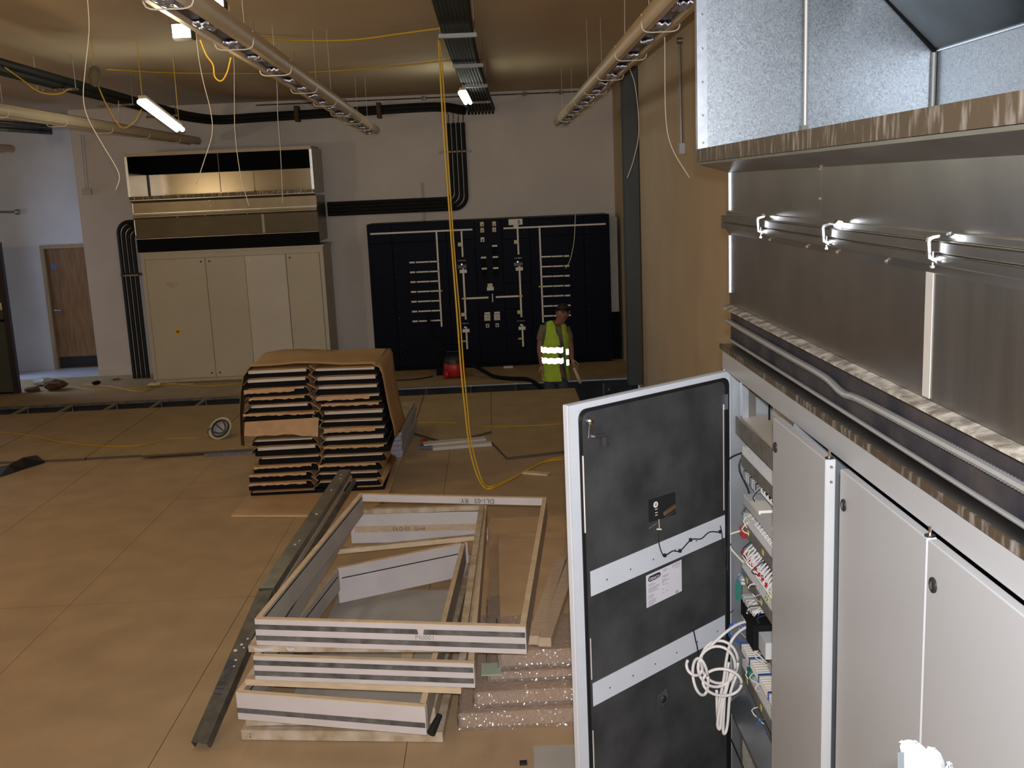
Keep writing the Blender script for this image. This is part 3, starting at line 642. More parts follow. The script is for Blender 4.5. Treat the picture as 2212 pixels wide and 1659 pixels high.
hood2, hf2 = duct_hood('galvanised duct hood above the beige cabinet on the far wall', (-5.09, 15.07, -0.02), 0, False, ('galvfar', 'galvw', 'galvfar'))
# flexible conduits lying on the near cabinet top
def flex(label, pts, r):
    pts = smoothpts(pts, 10); b = MB(); total = 0
    dense = []
    for i in range(len(pts) - 1):
        L_ = (pts[i + 1] - pts[i]).length; n = max(1, int(L_ / (r * 0.55)))
        for k in range(n): dense.append(pts[i].lerp(pts[i + 1], k / n))
    b.tube(dense, [r * (1.0 if k % 2 else 0.80) for k in range(len(dense))], 8)
    o = b.build('flexible_conduit', 'flexm', smooth=True); return tag(o, label, 'conduit')
flex('thicker ribbed metal conduit under the dusty duct lip', [hf(0.01, 0.018, 2.082), hf(0.8, 0.018, 2.078), hf(1.18, 0.020, 2.075), hf(1.35, 0.016, 2.062), hf(1.5, 0.018, 2.070), hf(2.1, 0.018, 2.078), hf(2.6, 0.018, 2.078)], 0.0108)
flex('thinner ribbed metal conduit lying on the near cabinet roof', [hf(0.01, 0.022, 2.011), hf(1.0, 0.020, 2.012), hf(1.8, 0.022, 2.010), hf(2.6, 0.020, 2.011)], 0.0062)
# G clamps on the flange
def clamp(y, label, k=1.0):
    k *= 0.76
    x = 3.98 - y; t = thing('clamp', label, 'clamp', hf(x, -0.004, 2.46), -math.pi / 2, 'small clamps on the duct flange')
    def g(a, b, c): return hf(x + a * k, -0.004 + b * k, 2.474 + c * k)
    prof = [(-0.004, 0.034), (-0.016, 0.030), (-0.020, 0.018), (-0.016, -0.030), (-0.004, -0.036), (0.018, -0.036), (0.018, -0.029), (-0.002, -0.029), (-0.008, -0.024), (-0.011, 0.018), (-0.006, 0.024), (0.014, 0.029), (0.016, 0.036)]
    MB().prism([g(-0.007, p[0], p[1]) for p in prof], g(0.014, 0, 0) - g(0, 0, 0)).build('body', 'zinc', t)
    MB().tube([g(0, 0.000, -0.052), g(0, 0.000, -0.012)], 0.0035 * k, 8).build('screw', 'zinc', t)
    MB().lathe([(0, 0), (0.008 * k, 0), (0.008 * k, 0.007 * k), (0, 0.007 * k)], g(0, 0, -0.058), (0, 0, 1), 6).build('bolt_head', 'zinc', t)
    MB().tube([g(0.0, -0.001, -0.040), g(0.030, -0.004, -0.038)], 0.0028 * k, 6).build('lever', 'zinc', t)
clamp(3.385, 'farthest small steel clamp on the duct flange'); clamp(2.718, 'middle small steel clamp on the duct flange', 0.95); clamp(2.057, 'nearest and largest looking steel clamp on the duct flange', 0.92)
bt = thing('bolt', 'hex bolt lying along the duct flange above the middle clamp', 'bolt', hf(1.32, 0.012, 2.497))
MB().tube([hf(1.27, 0.010, 2.497), hf(1.30, 0.010, 2.496)], 0.006, 8).build('shank', 'zinc', bt); MB().lathe([(0, 0), (0.012, 0), (0.012, 0.02), (0, 0.02)], hf(1.30, 0.010, 2.497), hf(1, 0, 0) - hf(0, 0, 0), 6).build('nut', 'zinc', bt)

# ---------------- cabinets
def latch(parent, p, nrm, r=0.016, m='black'):
    o = MB().lathe([(0, 0.0), (r, 0.0), (r, 0.004), (r * 0.75, 0.006), (r * 0.6, 0.003), (0, 0.003)], p, nrm, 18).build('latch', m, parent, smooth=True)
    MB().box(-r * 0.22, r * 0.22, -r * 0.5, r * 0.5, 0.003, 0.0055, lambda a, b, c: Vector(p) + Vector(nrm).cross(Vector((0, 0, 1))) * a + Vector((0, 0, 1)) * b + Vector(nrm) * c).build('latch_slot', 'chrome', parent)
cab = thing('equipment_cabinet', 'near pale grey steel cabinet row with one door swung open', 'cabinet', ORG, -math.pi / 2)
W = WM[cab]
def kf(x, y, z): return W @ Vector((x, y, z))
MB().box(0, L, 0.0, 0.025, 1.893, 1.978, kf).build('top_rail', 'grey_gloss', cab, bevel=0.002)
MB().box(0, 0.014, 0.0, 0.03, 0.08, 1.893, kf).build('post', 'galvb', cab)
M_['baymetal'] = mat('bay_zinc_sheet', (0.36, 0.38, 0.40), 0.42, 0.9, 0.12, 6)
MB().box(0, 0.012, 0.031, 0.80, 0.08, 1.978, kf).build('side_panel', 'baymetal', cab)
MB().box(L - 0.012, L, 0.0, 0.80, 0.08, 1.978, kf).build('side_panel', 'grey_gloss', cab)
MB().box(0.013, L - 0.013, 0.78, 0.80, 0.08, 1.978, kf).build('back_panel', 'galvb', cab)
MB().box(-0.006, L, -0.004, 0.80, 1.9785, 1.990, kf).build('roof', 'galvd', cab)
MB().box(-0.006, L, -0.010, -0.0045, 1.972, 1.992, kf).build('roof_lip', 'dustmetal', cab)
MB().box(0, L, 0.01, 0.78, 0.003, 0.08, kf).build('plinth', 'blackmat', cab)
MB().box(0.95, 0.965, 0.0, 0.78, 0.08, 1.892, kf).build('partition', 'baymetal', cab)
def cdoor(x0, x1, y0, y1, z0, z1, pin=True, zl=None):
    d = MB().box(x0, x1, y0, y1, z0, z1, kf).build('door', 'grey_gloss', cab, bevel=0.0025)
    n = kf(0, -1, 0) - kf(0, 0, 0)
    latch(d, kf(x0 + 0.035, y0, z1 - 0.085), n)
    if pin:
        MB().tube([kf(x1 - 0.012, (y0 + y1) / 2, z1), kf(x1 - 0.012, (y0 + y1) / 2, z1 + 0.022)], 0.0035, 8).build('hinge_pin', 'chrome', d)
        MB().lathe([(0, 0), (0.011, 0), (0.011, 0.003), (0, 0.003)], kf(x1 - 0.012, (y0 + y1) / 2, z1), (0, 0, 1), 14).build('washer', 'black', d)
    return d
dB = cdoor(0.925, 1.425, -0.052, -0.024, 0.10, 1.905)
for z in (1.885, 1.845): MB().lathe([(0, 0), (0.005, 0), (0.003, 0.003), (0, 0.003)], kf(1.425, -0.036, z), kf(1, 0, 0) - kf(0, 0, 0), 10).build('screw', 'chrome', dB)
cdoor(1.455, 1.985, -0.024, -0.001, 0.10, 1.888)
cdoor(1.990, 2.60, -0.024, -0.001, 0.10, 1.888, False)
# open door A
Hh = Vector((0.907, 4.0 - 0.03, 0)); DV = Vector((-0.7957, -0.6057, 0)); NN = Vector((0.6057, -0.7957, 0))
def df(s, n, z): return Hh + DV * s + NN * n + Vector((0, 0, z))
dA = MB().box(0.0, 0.845, -0.026, 0.0, 0.10, 1.885, df).build('door', 'lightgrey', cab, bevel=0.003, label='door swung open showing its black foam lined inner face')
# raised rim
rim = MB(); rim.box(0.0, 0.845, 0.0003, 0.010, 1.862, 1.885, df); rim.box(0.0, 0.845, 0.0003, 0.010, 0.10, 0.125, df); rim.box(0.803, 0.845, 0.0003, 0.010, 0.125, 1.862, df); rim.box(0, 0.012, 0.0003, 0.010, 0.125, 1.862, df)
rim.build('rim', 'lightgrey', dA)
def rrect(a0, a1, c0, c1, r, n=5):
    out = []
    for (cx_, cz_, t0) in ((a1 - r, c1 - r, 0), (a0 + r, c1 - r, 90), (a0 + r, c0 + r, 180), (a1 - r, c0 + r, 270)):
        for k in range(n + 1):
            t = math.radians(t0 + 90 * k / n); out.append((cx_ + r * math.cos(t), cz_ + r * math.sin(t)))
    return out
MB().prism([df(s, 0.0105, z) for s, z in rrect(0.013, 0.806, 0.12, 1.864, 0.035)], NN * 0.004).build('rubber_seal', 'rubber', dA)
MB().prism([df(s, 0.0148, z) for s, z in rrect(0.043, 0.792, 0.14, 1.852, 0.028)], NN * 0.003).build('foam_liner', 'foam', dA)
MB().box(0.050, 0.779, 0.018, 0.0205, 1.178, 1.272, lambda s, n, z: df(s, n, z + 0.038 * (1 - (s - 0.05) / 0.73))).build('stiffening_strip', 'lightgrey', dA)
MB().box(0.052, 0.784, 0.018, 0.0205, 0.754, 0.844, lambda s, n, z: df(s, n, z + 0.042 * (1 - (s - 0.05) / 0.73))).build('stiffening_strip', 'lightgrey', dA)
for k in range(6):
    s = 0.10 + 0.12 * k
    for zc in (1.20 + 0.038 * (1 - s / 0.75) + 0.018, 0.785 + 0.042 * (1 - s / 0.75) + 0.01):
        MB().lathe([(0, 0), (0.0035, 0), (0, 0.001)], df(s, 0.0208, zc), NN, 8).build('hole', 'ink', dA)
# light gaps at liner edges
MB().box(0.793, 0.797, 0.0150, 0.018, 1.42, 1.70, df).build('tape_edge', 'white', dA); MB().box(0.052, 0.056, 0.018, 0.0195, 1.33, 1.76, df).build('tape_edge', 'tile', dA)
MB().box(0.786, 0.790, 0.018, 0.0195, 0.86, 1.02, df).build('tape_edge', 'tile', dA); MB().box(0.788, 0.792, 0.018, 0.0195, 0.45, 0.66, df).build('tape_edge', 'tile', dA)
MB().box(0.035, 0.052, 0.018, 0.026, 1.74, 1.80, df).build('hinge_bracket', 'zincd', dA)
# rating plate sheet
pl = MB().box(0.308, 0.502, 0.0215, 0.0225, 1.052, 1.180, lambda s, n, z: df(s, n, z + 0.012 * (1 - (s - 0.31) / 0.19))).build('data_sheet', 'paper', dA)
def dprint(s0, z0, wd, hh, m='inkg', nm='print_line', n=0.0227):
    MB().box(s0 - wd, s0, n, n + 0.0003, z0 - hh / 2, z0 + hh / 2, lambda s, q, z: df(s, q, z + 0.012 * (1 - (s - 0.31) / 0.19))).build(nm, m, dA)
MB().prism([df(s, 0.0227, z + 0.012 * (1 - (s - 0.31) / 0.19)) for s, z in rrect(0.425, 0.492, 1.150, 1.172, 0.0105)], NN * 0.0005).build('logo', 'ink', dA)
lettering('DENCO', df(0.487, 0.0236, 1.1555), -DV, (0, 0, 1), 0.016, 'paper', dA)
lettering('CE', df(0.345, 0.023, 1.066), -DV, (0, 0, 1), 0.013, 'ink', dA)
for k, (z, wd) in enumerate(((1.143, .03), (1.138, .04), (1.128, .062), (1.123, .055), (1.118, .045), (1.112, .055), (1.100, .028), (1.094, .03), (1.088, .028), (1.079, .042), (1.073, .040), (1.067, .04), (1.0615, .03))):
    dprint(0.492, z - 0.004, wd, 0.0022)
for z, s, wd in ((1.152, .415, .035), (1.147, .415, .03), (1.137, .418, .022), (1.132, .415, .04), (1.127, .418, .012), (1.119, .415, .012), (1.115, .395, .009), (1.100, .418, .012), (1.086, .417, .009), (1.088, .395, .010), (1.176, .41, .02), (1.170, .41, .02), (1.178, .36, .045), (1.172, .365, .05), (1.163, .35, .03)):
    dprint(s, z - 0.004, wd, 0.0022, 'inkg')
# black nameplate with round badge and dangling lamp
MB().box(0.338, 0.478, 0.018, 0.024, 1.375, 1.46, lambda s, n, z: df(s, n, z + 0.008)).build('black_plate', 'black', dA)
MB().lathe([(0.0, 0), (0.012, 0), (0.012, 0.0006), (0.0, 0.0006)], df(0.446, 0.0242, 1.445), NN, 20).build('round_badge', 'white', dA); MB().box(0.441, 0.451, 0.0249, 0.0252, 1.439, 1.451, df).build('badge_mark', 'inkg', dA)
for z in (1.428, 1.415, 1.405): MB().box(0.436, 0.450, 0.0242, 0.0247, z - 0.003, z, df).build('print_mark', 'tile', dA)
MB().box(0.345, 0.405, 0.0242, 0.032, 1.392, 1.405, lambda s, n, z: df(s, n, z + 0.02 * (1 - (s - 0.34) / 0.07))).build('clip', 'rag', dA)
MB().tube([df(0.485, 0.026, 1.362), df(0.33, 0.026, 1.400)], 0.0016, 6).build('bar', 'dustmetal', dA)
MB().tube([df(0.432, 0.026, 1.385), df(0.431, 0.026, 1.35)], 0.0012, 6).build('wire_tie', 'wcord', dA); MB().tube([df(0.445, 0.028, 1.350), df(0.425, 0.03, 1.345)], 0.003, 6).build('wire_tie', 'white', dA)
MB().tube(smoothpts([df(0.430, 0.022, 1.345), df(0.432, 0.024, 1.29), df(0.420, 0.030, 1.245), df(0.405, 0.028, 1.235), df(0.36, 0.027, 1.242), df(0.32, 0.027, 1.232), df(0.26, 0.03, 1.262), df(0.20, 0.027, 1.25), df(0.15, 0.027, 1.265), df(0.09, 0.028, 1.25)], 5), 0.0025, 6).build('lead', 'black', dA, smooth=True)
MB().tube(smoothpts([df(0.085, 0.026, 1.275), df(0.08, 0.03, 1.24), df(0.07, 0.03, 1.15), df(0.055, 0.03, 1.09), df(0.045, 0.03, 1.12), df(0.035, 0.028, 1.45)], 5), 0.0022, 6).build('lead', 'black', dA, smooth=True)
MB().tube(smoothpts([df(0.245, 0.023, 0.885), df(0.235, 0.024, 0.84), df(0.222, 0.024, 0.79), df(0.215, 0.024, 0.70)], 5), 0.003, 6).build('lead', 'black', dA, smooth=True)
for s, z in ((0.406, 1.237), (0.322, 1.233), (0.262, 1.262), (0.088, 1.252)): MB().box(s - 0.005, s + 0.005, 0.024, 0.033, z - 0.006, z + 0.006, df).build('cable_tie', 'black', dA)
MB().lathe([(0, 0), (0.004, 0), (0.003, 0.004), (0, 0.004)], df(0.03, 0.03, 1.185), NN, 8).build('screw', 'zinc', dA)
# square latch hole with foil around it
MB().prism([df(0.45, 0.018, 0.612), df(0.448, 0.018, 0.675), df(0.40, 0.018, 0.688), df(0.397, 0.018, 0.668), df(0.392, 0.018, 0.66), df(0.395, 0.018, 0.635), df(0.41, 0.018, 0.625)], NN * 0.002).build('latch_plate', 'galv', dA)
MB().lathe([(0, 0), (0.016, 0), (0.012, 0.006), (0, 0.006)], df(0.418, 0.0205, 0.65), NN, 10).build('latch_hole', 'black', dA)
# lever handle (cam latch) at the top free corner
hl = MB().lathe([(0, 0), (0.014, 0), (0.014, 0.02), (0.008, 0.026), (0, 0.026)], df(0.770, 0.018, 1.822), NN, 14).build('latch_boss', 'chrome', dA, smooth=True)
MB().box(-0.011, 0.011, 0.0, 0.004, -0.05, 0.012, lambda a, n, c: df(0.766 - c * 0.15 + a, 0.034 + n, 1.815 + c)).build('latch_lever', 'zinc', dA)
MB().box(0.0, 0.055, 0.0, 0.020, -0.003, 0.003, lambda a, n, c: df(0.765 - a, 0.030 + n, 1.768 + c - a * 0.15)).build('latch_lever', 'zinc', dA)
MB().box(0.0, 0.018, 0.0, 0.018, -0.035, 0.003, lambda a, n, c: df(0.715 - a, 0.032 + n, 1.760 + c)).build('latch_lever', 'zinc', dA)
for (s0, z0, s1, z1) in ((0.33, 1.77, 0.315, 1.71), (0.345, 1.775, 0.335, 1.725), (0.36, 1.68, 0.355, 1.655), (0.31, 1.69, 0.305, 1.67)):
    pass

# ---------------- inside the open bay
def ip(u, v, x): return U(u, v, 0, x)
bay = cab
M_['creamshelf'] = mat('cream_shelf', (0.55, 0.47, 0.38), 0.5)
MB().box(0.02, 0.94, 0.30, 0.312, 0.12, 1.60, kf).build('mounting_plate', 'baymetal', bay)
MB().box(0.02, 0.94, 0.31, 0.33, 1.60, 1.89, kf).build('rear_panel', 'wcable', bay)
MB().box(0.03, 0.94, 0.05, 0.30, 1.675, 1.690, kf).build('shelf', 'blackmat', bay)
MB().box(0.03, 0.94, 0.062, 0.18, 1.691, 1.705, kf).build('shelf_tray', 'creamshelf', bay); MB().box(0.05, 0.94, 0.185, 0.30, 1.706, 1.74, kf).build('shelf_tray', 'creamshelf', bay)
MB().box(0.03, 0.94, 0.044, 0.05, 1.635, 1.705, kf).build('shelf_front', 'ductdark', bay)
MB().box(0.045, 0.075, 0.06, 0.085, 1.706, 1.88, kf).build('strut', 'zincd', bay); MB().box(0.045, 0.05, 0.086, 0.12, 1.706, 1.88, kf).build('strut', 'galvd', bay)
MB().box(0.12, 0.13, 0.15, 0.155, 1.706, 1.88, kf).build('strut', 'blackmat', bay)
def kb(x, y, z): return kf(max(x - 0.035, 0.014 + x * 0.1), max(y - 0.03, 0.003), z)
def trunk(z, y0, y1, h, x0=0.06, x1=0.94, yel=False):
    d = MB().box(x0, x1, y0, y1, z, z + h * 0.55, kb).build('cable_trunking', 'ductdark', bay)
    MB().box(x0, x1, y0 - 0.002, y0 - 0.0003, z, z + h * 0.55, kb).build('trunking_face', 'ductdark', d)
    b = MB(); x = x0
    while x < x1:
        b.box(x, x + 0.007, y0 + 0.001, y0 + 0.003, z + h * 0.56, z + h, kb); b.box(x, x + 0.007, y1 - 0.003, y1 - 0.001, z + h * 0.56, z + h, kb)
        b.box(x, x + 0.006, y0 + 0.004, y1 - 0.004, z + h * 0.9, z + h * 0.95, kb); x += 0.0125
    b.build('slotted_fingers', 'ductgrey', d, kind='stuff')
    if yel:
        for xx in (x0 + 0.08, x0 + 0.30, x0 + 0.5): MB().box(xx, xx + 0.022, y0 - 0.0035, y0 - 0.0022, z + 0.015, z + 0.035, kb).build('label', 'yellow', d)
    return d
trunk(1.515, 0.09, 0.15, 0.08, 0.10); trunk(1.235, 0.10, 0.17, 0.08, 0.08, 0.94, True); trunk(1.03, 0.10, 0.17, 0.08, 0.06, 0.94, True)
trunk(0.80, 0.14, 0.21, 0.07, 0.08, 0.94, True); trunk(0.60, 0.10, 0.17, 0.08, 0.06, 0.94, True); trunk(0.42, 0.06, 0.12, 0.07, 0.05, 0.94, True)
# module with blue side and grey cover
MB().box(0.16, 0.94, 0.08, 0.15, 1.375, 1.415, kb).build('controller', 'device', bay, bevel=0.003); MB().box(0.16, 0.30, 0.13, 0.24, 1.33, 1.374, kb).build('controller_base', 'bluep', bay)
MB().box(0.30, 0.42, 0.075, 0.13, 1.416, 1.43, kb).build('controller_cover', 'white', bay); MB().box(0.45, 0.60, 0.075, 0.13, 1.416, 1.43, kb).build('controller_cover', 'device', bay)
for i in range(14):
    x = 0.22 + i * 0.045
    MB().tube(smoothpts([kb(x, 0.14, 1.43), kb(x + 0.01, 0.11, 1.48), kb(x + 0.015, 0.16, 1.51)], 3), 0.003, 5).build('wire', 'wcable', bay)
for i in range(16):
    x = 0.30 + i * 0.035
    MB().tube(smoothpts([kb(x, 0.15, 1.30), kb(x + 0.006, 0.09, 1.335), kb(x + 0.012, 0.16, 1.372)], 3), 0.0028, 5).build('wire', 'wcable', bay)
for i in range(26):
    x = 0.13 + i * 0.02
    MB().tube(smoothpts([kb(x, 0.15, 1.10), kb(x + 0.004, 0.085 + 0.01 * (i % 3), 1.15), kb(x + 0.012, 0.15, 1.225)], 3), 0.0032, 5).build('wire', 'wcable', bay)
for i in range(8): MB().box(0.14 + i * 0.05, 0.146 + i * 0.05, 0.08, 0.088, 1.17 - 0.004 * (i % 2), 1.18, kb).build('wire_marker', 'red', bay)
for i in range(4): MB().tube([kb(0.42 + i * 0.012, 0.10, 1.09), kb(0.43 + i * 0.012, 0.11, 1.13)], 0.003, 5).build('earth_wire', 'yellow' if i % 2 else 'greenp', bay)
for i in range(3): MB().box(0.06 + i * 0.017, 0.075 + i * 0.017, 0.09, 0.13, 1.215, 1.25, kb).build('red_terminal', 'red', bay)
MB().tube(smoothpts([kb(0.075, 0.09, 1.235), kb(0.04, 0.05, 1.21), kb(0.05, 0.05, 1.165), kb(0.13, 0.09, 1.12)], 5), 0.0038, 6).build('wire', 'wcord', bay, smooth=True)
for i in range(5): MB().box(0.022, 0.04, 0.075, 0.115, 0.93 + i * 0.017, 0.944 + i * 0.017, kb).build('green_terminal', 'greenp', bay)
MB().box(0.045, 0.075, 0.10, 0.17, 0.90, 1.03, kb).build('relay_socket', 'ductdark', bay); MB().box(0.05, 0.11, 0.085, 0.12, 1.02, 1.045, kb).build('relay_cover', 'device', bay)
for i in range(5):
    MB().box(0.12 + i * 0.034, 0.152 + i * 0.034, 0.085, 0.17, 0.885, 0.985, kb).build('circuit_breaker', 'device', bay, bevel=0.002)
    MB().box(0.124 + i * 0.034, 0.148 + i * 0.034, 0.080, 0.0845, 0.905, 0.965, kb).build('breaker_front', 'blackmat', bay)
MB().box(0.292, 0.40, 0.060, 0.16, 0.875, 0.975, kb).build('contactor', 'blackmat', bay); MB().box(0.402, 0.50, 0.080, 0.16, 0.885, 0.95, kb).build('circuit_breaker', 'device', bay)
for i in range(40):
    x = 0.09 + i * 0.02
    MB().box(x, x + 0.014, 0.085, 0.135, 0.735, 0.765, kb).build('terminal_block', 'white' if i % 7 else 'bluep', bay)
MB().tube(smoothpts([kb(0.14, 0.12, 0.83), kb(0.12, 0.05, 0.86), kb(0.10, 0.04, 0.80), kb(0.10, 0.08, 0.77)], 5), 0.006, 8).build('blue_wire', 'bluep', bay, smooth=True)
MB().tube(smoothpts([kb(0.08, 0.06, 0.90), kb(0.05, 0.03, 0.85), kb(0.04, 0.02, 0.72)], 5), 0.002, 6).build('wire', 'black', bay)
MB().box(0.10, 0.94, 0.02, 0.10, 0.545, 0.555, lambda x, y, z: kb(x, y, z + (0.10 - y) * -0.7)).build('sloped_cover', 'baymetal', bay)
MB().box(0.10, 0.94, 0.14, 0.22, 0.665, 0.672, kb).build('white_cover', 'tile', bay); MB().box(0.18, 0.22, 0.09, 0.13, 0.66, 0.70, kb).build('green_clip', 'greenp', bay)
MB().box(0.04, 0.94, -0.004, 0.03, 0.36, 0.375, kb).build('cross_rail', 'galvd', bay)
MB().box(0.20, 0.23, 0.06, 0.12, 0.20, 0.42, kb).build('fuse_holder', 'ductdark', bay)
MB().tube([kb(0.05, 0.05, 0.10), kb(0.05, 0.05, 0.62)], 0.006, 8).build('lever_bar', 'stud2', bay, smooth=True)
MB().tube([kb(0.03, 0.03, 0.10), kb(0.032, 0.03, 0.66)], 0.005, 8).build('wire', 'wcable', bay, smooth=True)
rw = random.Random(5)
for k in range(34):
    z = rw.choice((1.49, 1.32, 1.21, 1.09, 1.00, 0.88, 0.72, 0.58)); x = rw.uniform(0.02, 0.34); m = rw.choice(('wcable', 'wcable', 'ink', 'inkg', 'wcord', 'bluep'))
    MB().tube(smoothpts([kf(x, 0.10, z), kf(x + rw.uniform(-.01, .03), rw.uniform(0.035, 0.06), z - rw.uniform(.01, .05)), kf(x + rw.uniform(.0, .05), 0.09, z - rw.uniform(.05, .10))], 3), 0.0024, 5).build('wire', m, bay)
MB().tube(smoothpts([kf(0.016, 0.12, 1.60), kf(0.02, 0.06, 1.50), kf(0.025, 0.10, 1.38), kf(0.03, 0.07, 1.30)], 5), 0.004, 6).build('wire', 'black', bay, smooth=True)
MB().tube(smoothpts([kf(0.02, -0.01, 1.50), kf(0.03, 0.03, 1.54), kf(0.07, 0.07, 1.57)], 5), 0.004, 6).build('wire', 'black', bay, smooth=True)
for k in range(7): MB().box(0.05 + k * 0.03, 0.075 + k * 0.03, 0.07, 0.12, 1.455, 1.49, kf).build('terminal_block', 'device' if k % 3 else 'baymetal', bay)
# hanging white cable coil
cc_ = MB(); YK = 3.78
def k3(u, v, dy=0): return U(u, v, 1, YK + dy)
def loop(cu, cv, ru, rv, rot=0, dy=0, a0=0, a1=360, n=28):
    out = []
    for i in range(n + 1):
        t = math.radians(a0 + (a1 - a0) * i / n); x, y = ru * math.cos(t), rv * math.sin(t); r = math.radians(rot)
        out.append(k3(cu + x * math.cos(r) - y * math.sin(r), cv + x * math.sin(r) + y * math.cos(r), dy + 0.012 * math.sin(2 * t)))
    return out
cl = thing('cable_coil', 'looped white cable hanging out of the open near cabinet', 'cable', k3(1560, 1340))
for p in (smoothpts([k3(1624, 1340, 0.06), k3(1595, 1348, 0.03), k3(1565, 1368), k3(1530, 1400)], 6), smoothpts([k3(1628, 1348, 0.06), k3(1600, 1362, 0.03), k3(1580, 1385), k3(1570, 1420), k3(1563, 1470), k3(1552, 1530), k3(1556, 1570)], 6),
          loop(1554, 1430, 40, 46), loop(1548, 1440, 40, 44, 10, -0.02), loop(1560, 1474, 42, 29, 5, -0.03), loop(1513, 1462, 16, 40, -8, -0.035), loop(1500, 1440, 16, 20, -30, -0.04, -20, 250),
          smoothpts([k3(1590, 1460), k3(1577, 1500), k3(1572, 1560, 0.01), k3(1567, 1583), k3(1562, 1575), k3(1566, 1500, 0.02), k3(1574, 1430, 0.03)], 6),
          smoothpts([k3(1570, 1480, -0.01), k3(1555, 1530, -0.01), k3(1550, 1566, -0.01), k3(1556, 1572, -0.01), k3(1562, 1520, -0.01), k3(1580, 1450, -0.01)], 6),
          smoothpts([k3(1548, 1490, 0.01), k3(1549, 1530, 0.01), k3(1551, 1560, 0.01)], 6)):
    MB().tube(p, 0.0062, 8).build('cable_loop', 'wcable', cl, smooth='all')

# ---------------- far beige cabinet
c2 = thing('equipment_cabinet', 'beige steel cabinet with four doors against the far wall', 'cabinet', (-5.05, 15.07, 0))
X0 = -5.05
MB().box(X0, X0 + L, 15.10, 15.85, 0.06, 1.90).build('carcass', 'cab_far', c2); MB().box(X0 + 0.02, X0 + L - 0.02, 15.12, 15.8, 0.006, 0.06).build('plinth', 'cab_far', c2)
MB().box(X0, X0 + L, 15.075, 15.099, 1.82, 1.90).build('top_rail', 'cab_far', c2); MB().box(X0, X0 + 0.05, 15.075, 15.099, 0.06, 1.819).build('stile', 'cab_far', c2); MB().box(X0 + L - 0.05, X0 + L, 15.075, 15.099, 0.06, 1.819).build('stile', 'cab_far', c2)
MB().box(X0 - 0.01, X0 + L + 0.02, 15.04, 15.88, 1.901, 1.925).build('roof', 'cab_far', c2)
dxs = [0.055, 0.92, 1.49, 2.08, 2.565]
dob = ['left', 'cl', 'cr', 'r']
for i in range(4):
    d = MB().box(X0 + dxs[i] + 0.003, X0 + dxs[i + 1] - 0.003, 15.062 if i != 2 else 15.05, 15.099, 0.065, 1.815).build('door', 'cab_far' if i != 2 else 'cab_far2', c2, bevel=0.003)
    lx = X0 + (dxs[i + 1] - 0.06 if i == 0 else dxs[i] + 0.06); yy = 15.061 if i != 2 else 15.049
    for z in (1.76, 0.13):
        MB().lathe([(0, 0), (0.014, 0), (0.012, 0.008), (0, 0.008)], (lx, yy, z), (0, -1, 0), 10).build('latch', 'black' if i != 2 else 'chrome', d)
p = U(385, 716, 1, 15.06)
MB().box(p.x - 0.045, p.x + 0.045, 15.055, 15.0615, p.z - 0.045, p.z + 0.045).build('yellow_switch', 'yellow', c2); MB().lathe([(0, 0), (0.018, 0), (0.018, 0.03), (0, 0.03)], (p.x, 15.054, p.z), (0, -1, 0), 10).build('switch_knob', 'red', c2)
p = U(372, 615, 1, 15.06)
MB().prism([(p.x - 0.10, 15.0615, p.z + 0.03), (p.x - 0.02, 15.0615, p.z + 0.04), (p.x + 0.08, 15.0615, p.z + 0.02), (p.x + 0.07, 15.0615, p.z - 0.03), (p.x, 15.0615, p.z - 0.05), (p.x - 0.07, 15.0615, p.z - 0.01)], (0, -0.001, 0)).build('scorch_mark', 'stud', c2)
# dark panel at the left edge
dp = thing('door_leaf', 'dark green door leaf with black edge at the far left of the trench', 'door', (-7.4, 14.8, 0))
MB().box(-8.2, -6.98, 14.80, 14.84, 0.03, 2.13).build('leaf', 'darkpanel', dp); MB().box(-6.979, -6.90, 14.78, 14.86, 0.005, 2.17).build('edge', 'darkedge', dp); MB().box(-8.2, -6.98, 14.79, 14.85, 0.005, 0.029).build('bottom_rail', 'blackmat', dp)
MB().tube([(-6.99, 14.80, 1.07), (-6.99, 14.74, 1.07), (-7.10, 14.74, 1.10)], 0.018, 8).build('handle', 'blackmat', dp); MB().box(-7.01, -6.985, 14.785, 14.80, 1.22, 1.32).build('sticker', 'cream', dp)

# ================================================================ STACK OF WRAPPED PANELS
YS = 8.9
def c2p(x, y, yy=YS): return U(500 + x * 0.21704, 750 + y * 0.21704, 1, yy)
st_rows_l = [(165, 740, 235, 205, 30, 1), (160, 730, 325, 290, 30, 1), (150, 718, 428, 385, 12, 2), (200, 750, 507, 475, 14, 3), (195, 755, 582, 552, 24, 1), (140, 850, 660, 640, 30, 3), (235, 800, 925, 898, 12, 1), (260, 830, 1000, 962, 32, 1), (300, 868, 1098, 1068, 12, 1), (250, 820, 1190, 1150, 14, 3), (205, 770, 1270, 1240, 14, 3), (200, 770, 1355, 1330, 14, 3)]
st_rows_r = [(835, 1420, 208, 198, 22, 1), (855, 1430, 295, 275, 34, 1), (865, 1445, 388, 368, 26, 1), (870, 1465, 490, 462, 16, 2), (915, 1490, 562, 545, 12, 3), (925, 1500, 640, 618, 28, 1), (920, 1495, 728, 712, 14, 1), (945, 1520, 808, 785, 16, 2), (935, 1510, 900, 862, 34, 1), (945, 1540, 985, 965, 12, 3), (920, 1500, 1078, 1052, 16, 1), (890, 1460, 1165, 1148, 12, 3), (875, 1450, 1250, 1232, 12, 1), (880, 1450, 1330, 1312, 12, 1)]
s_ = 0.21704 * YS / F
ordn = ['topmost', 'second from top', 'third from top', 'fourth from top', 'fifth from top', 'sixth from top', 'seventh from top', 'eighth from top', 'ninth from top', 'tenth from top', 'eleventh from top', 'twelfth from top', 'thirteenth from top', 'bottom']
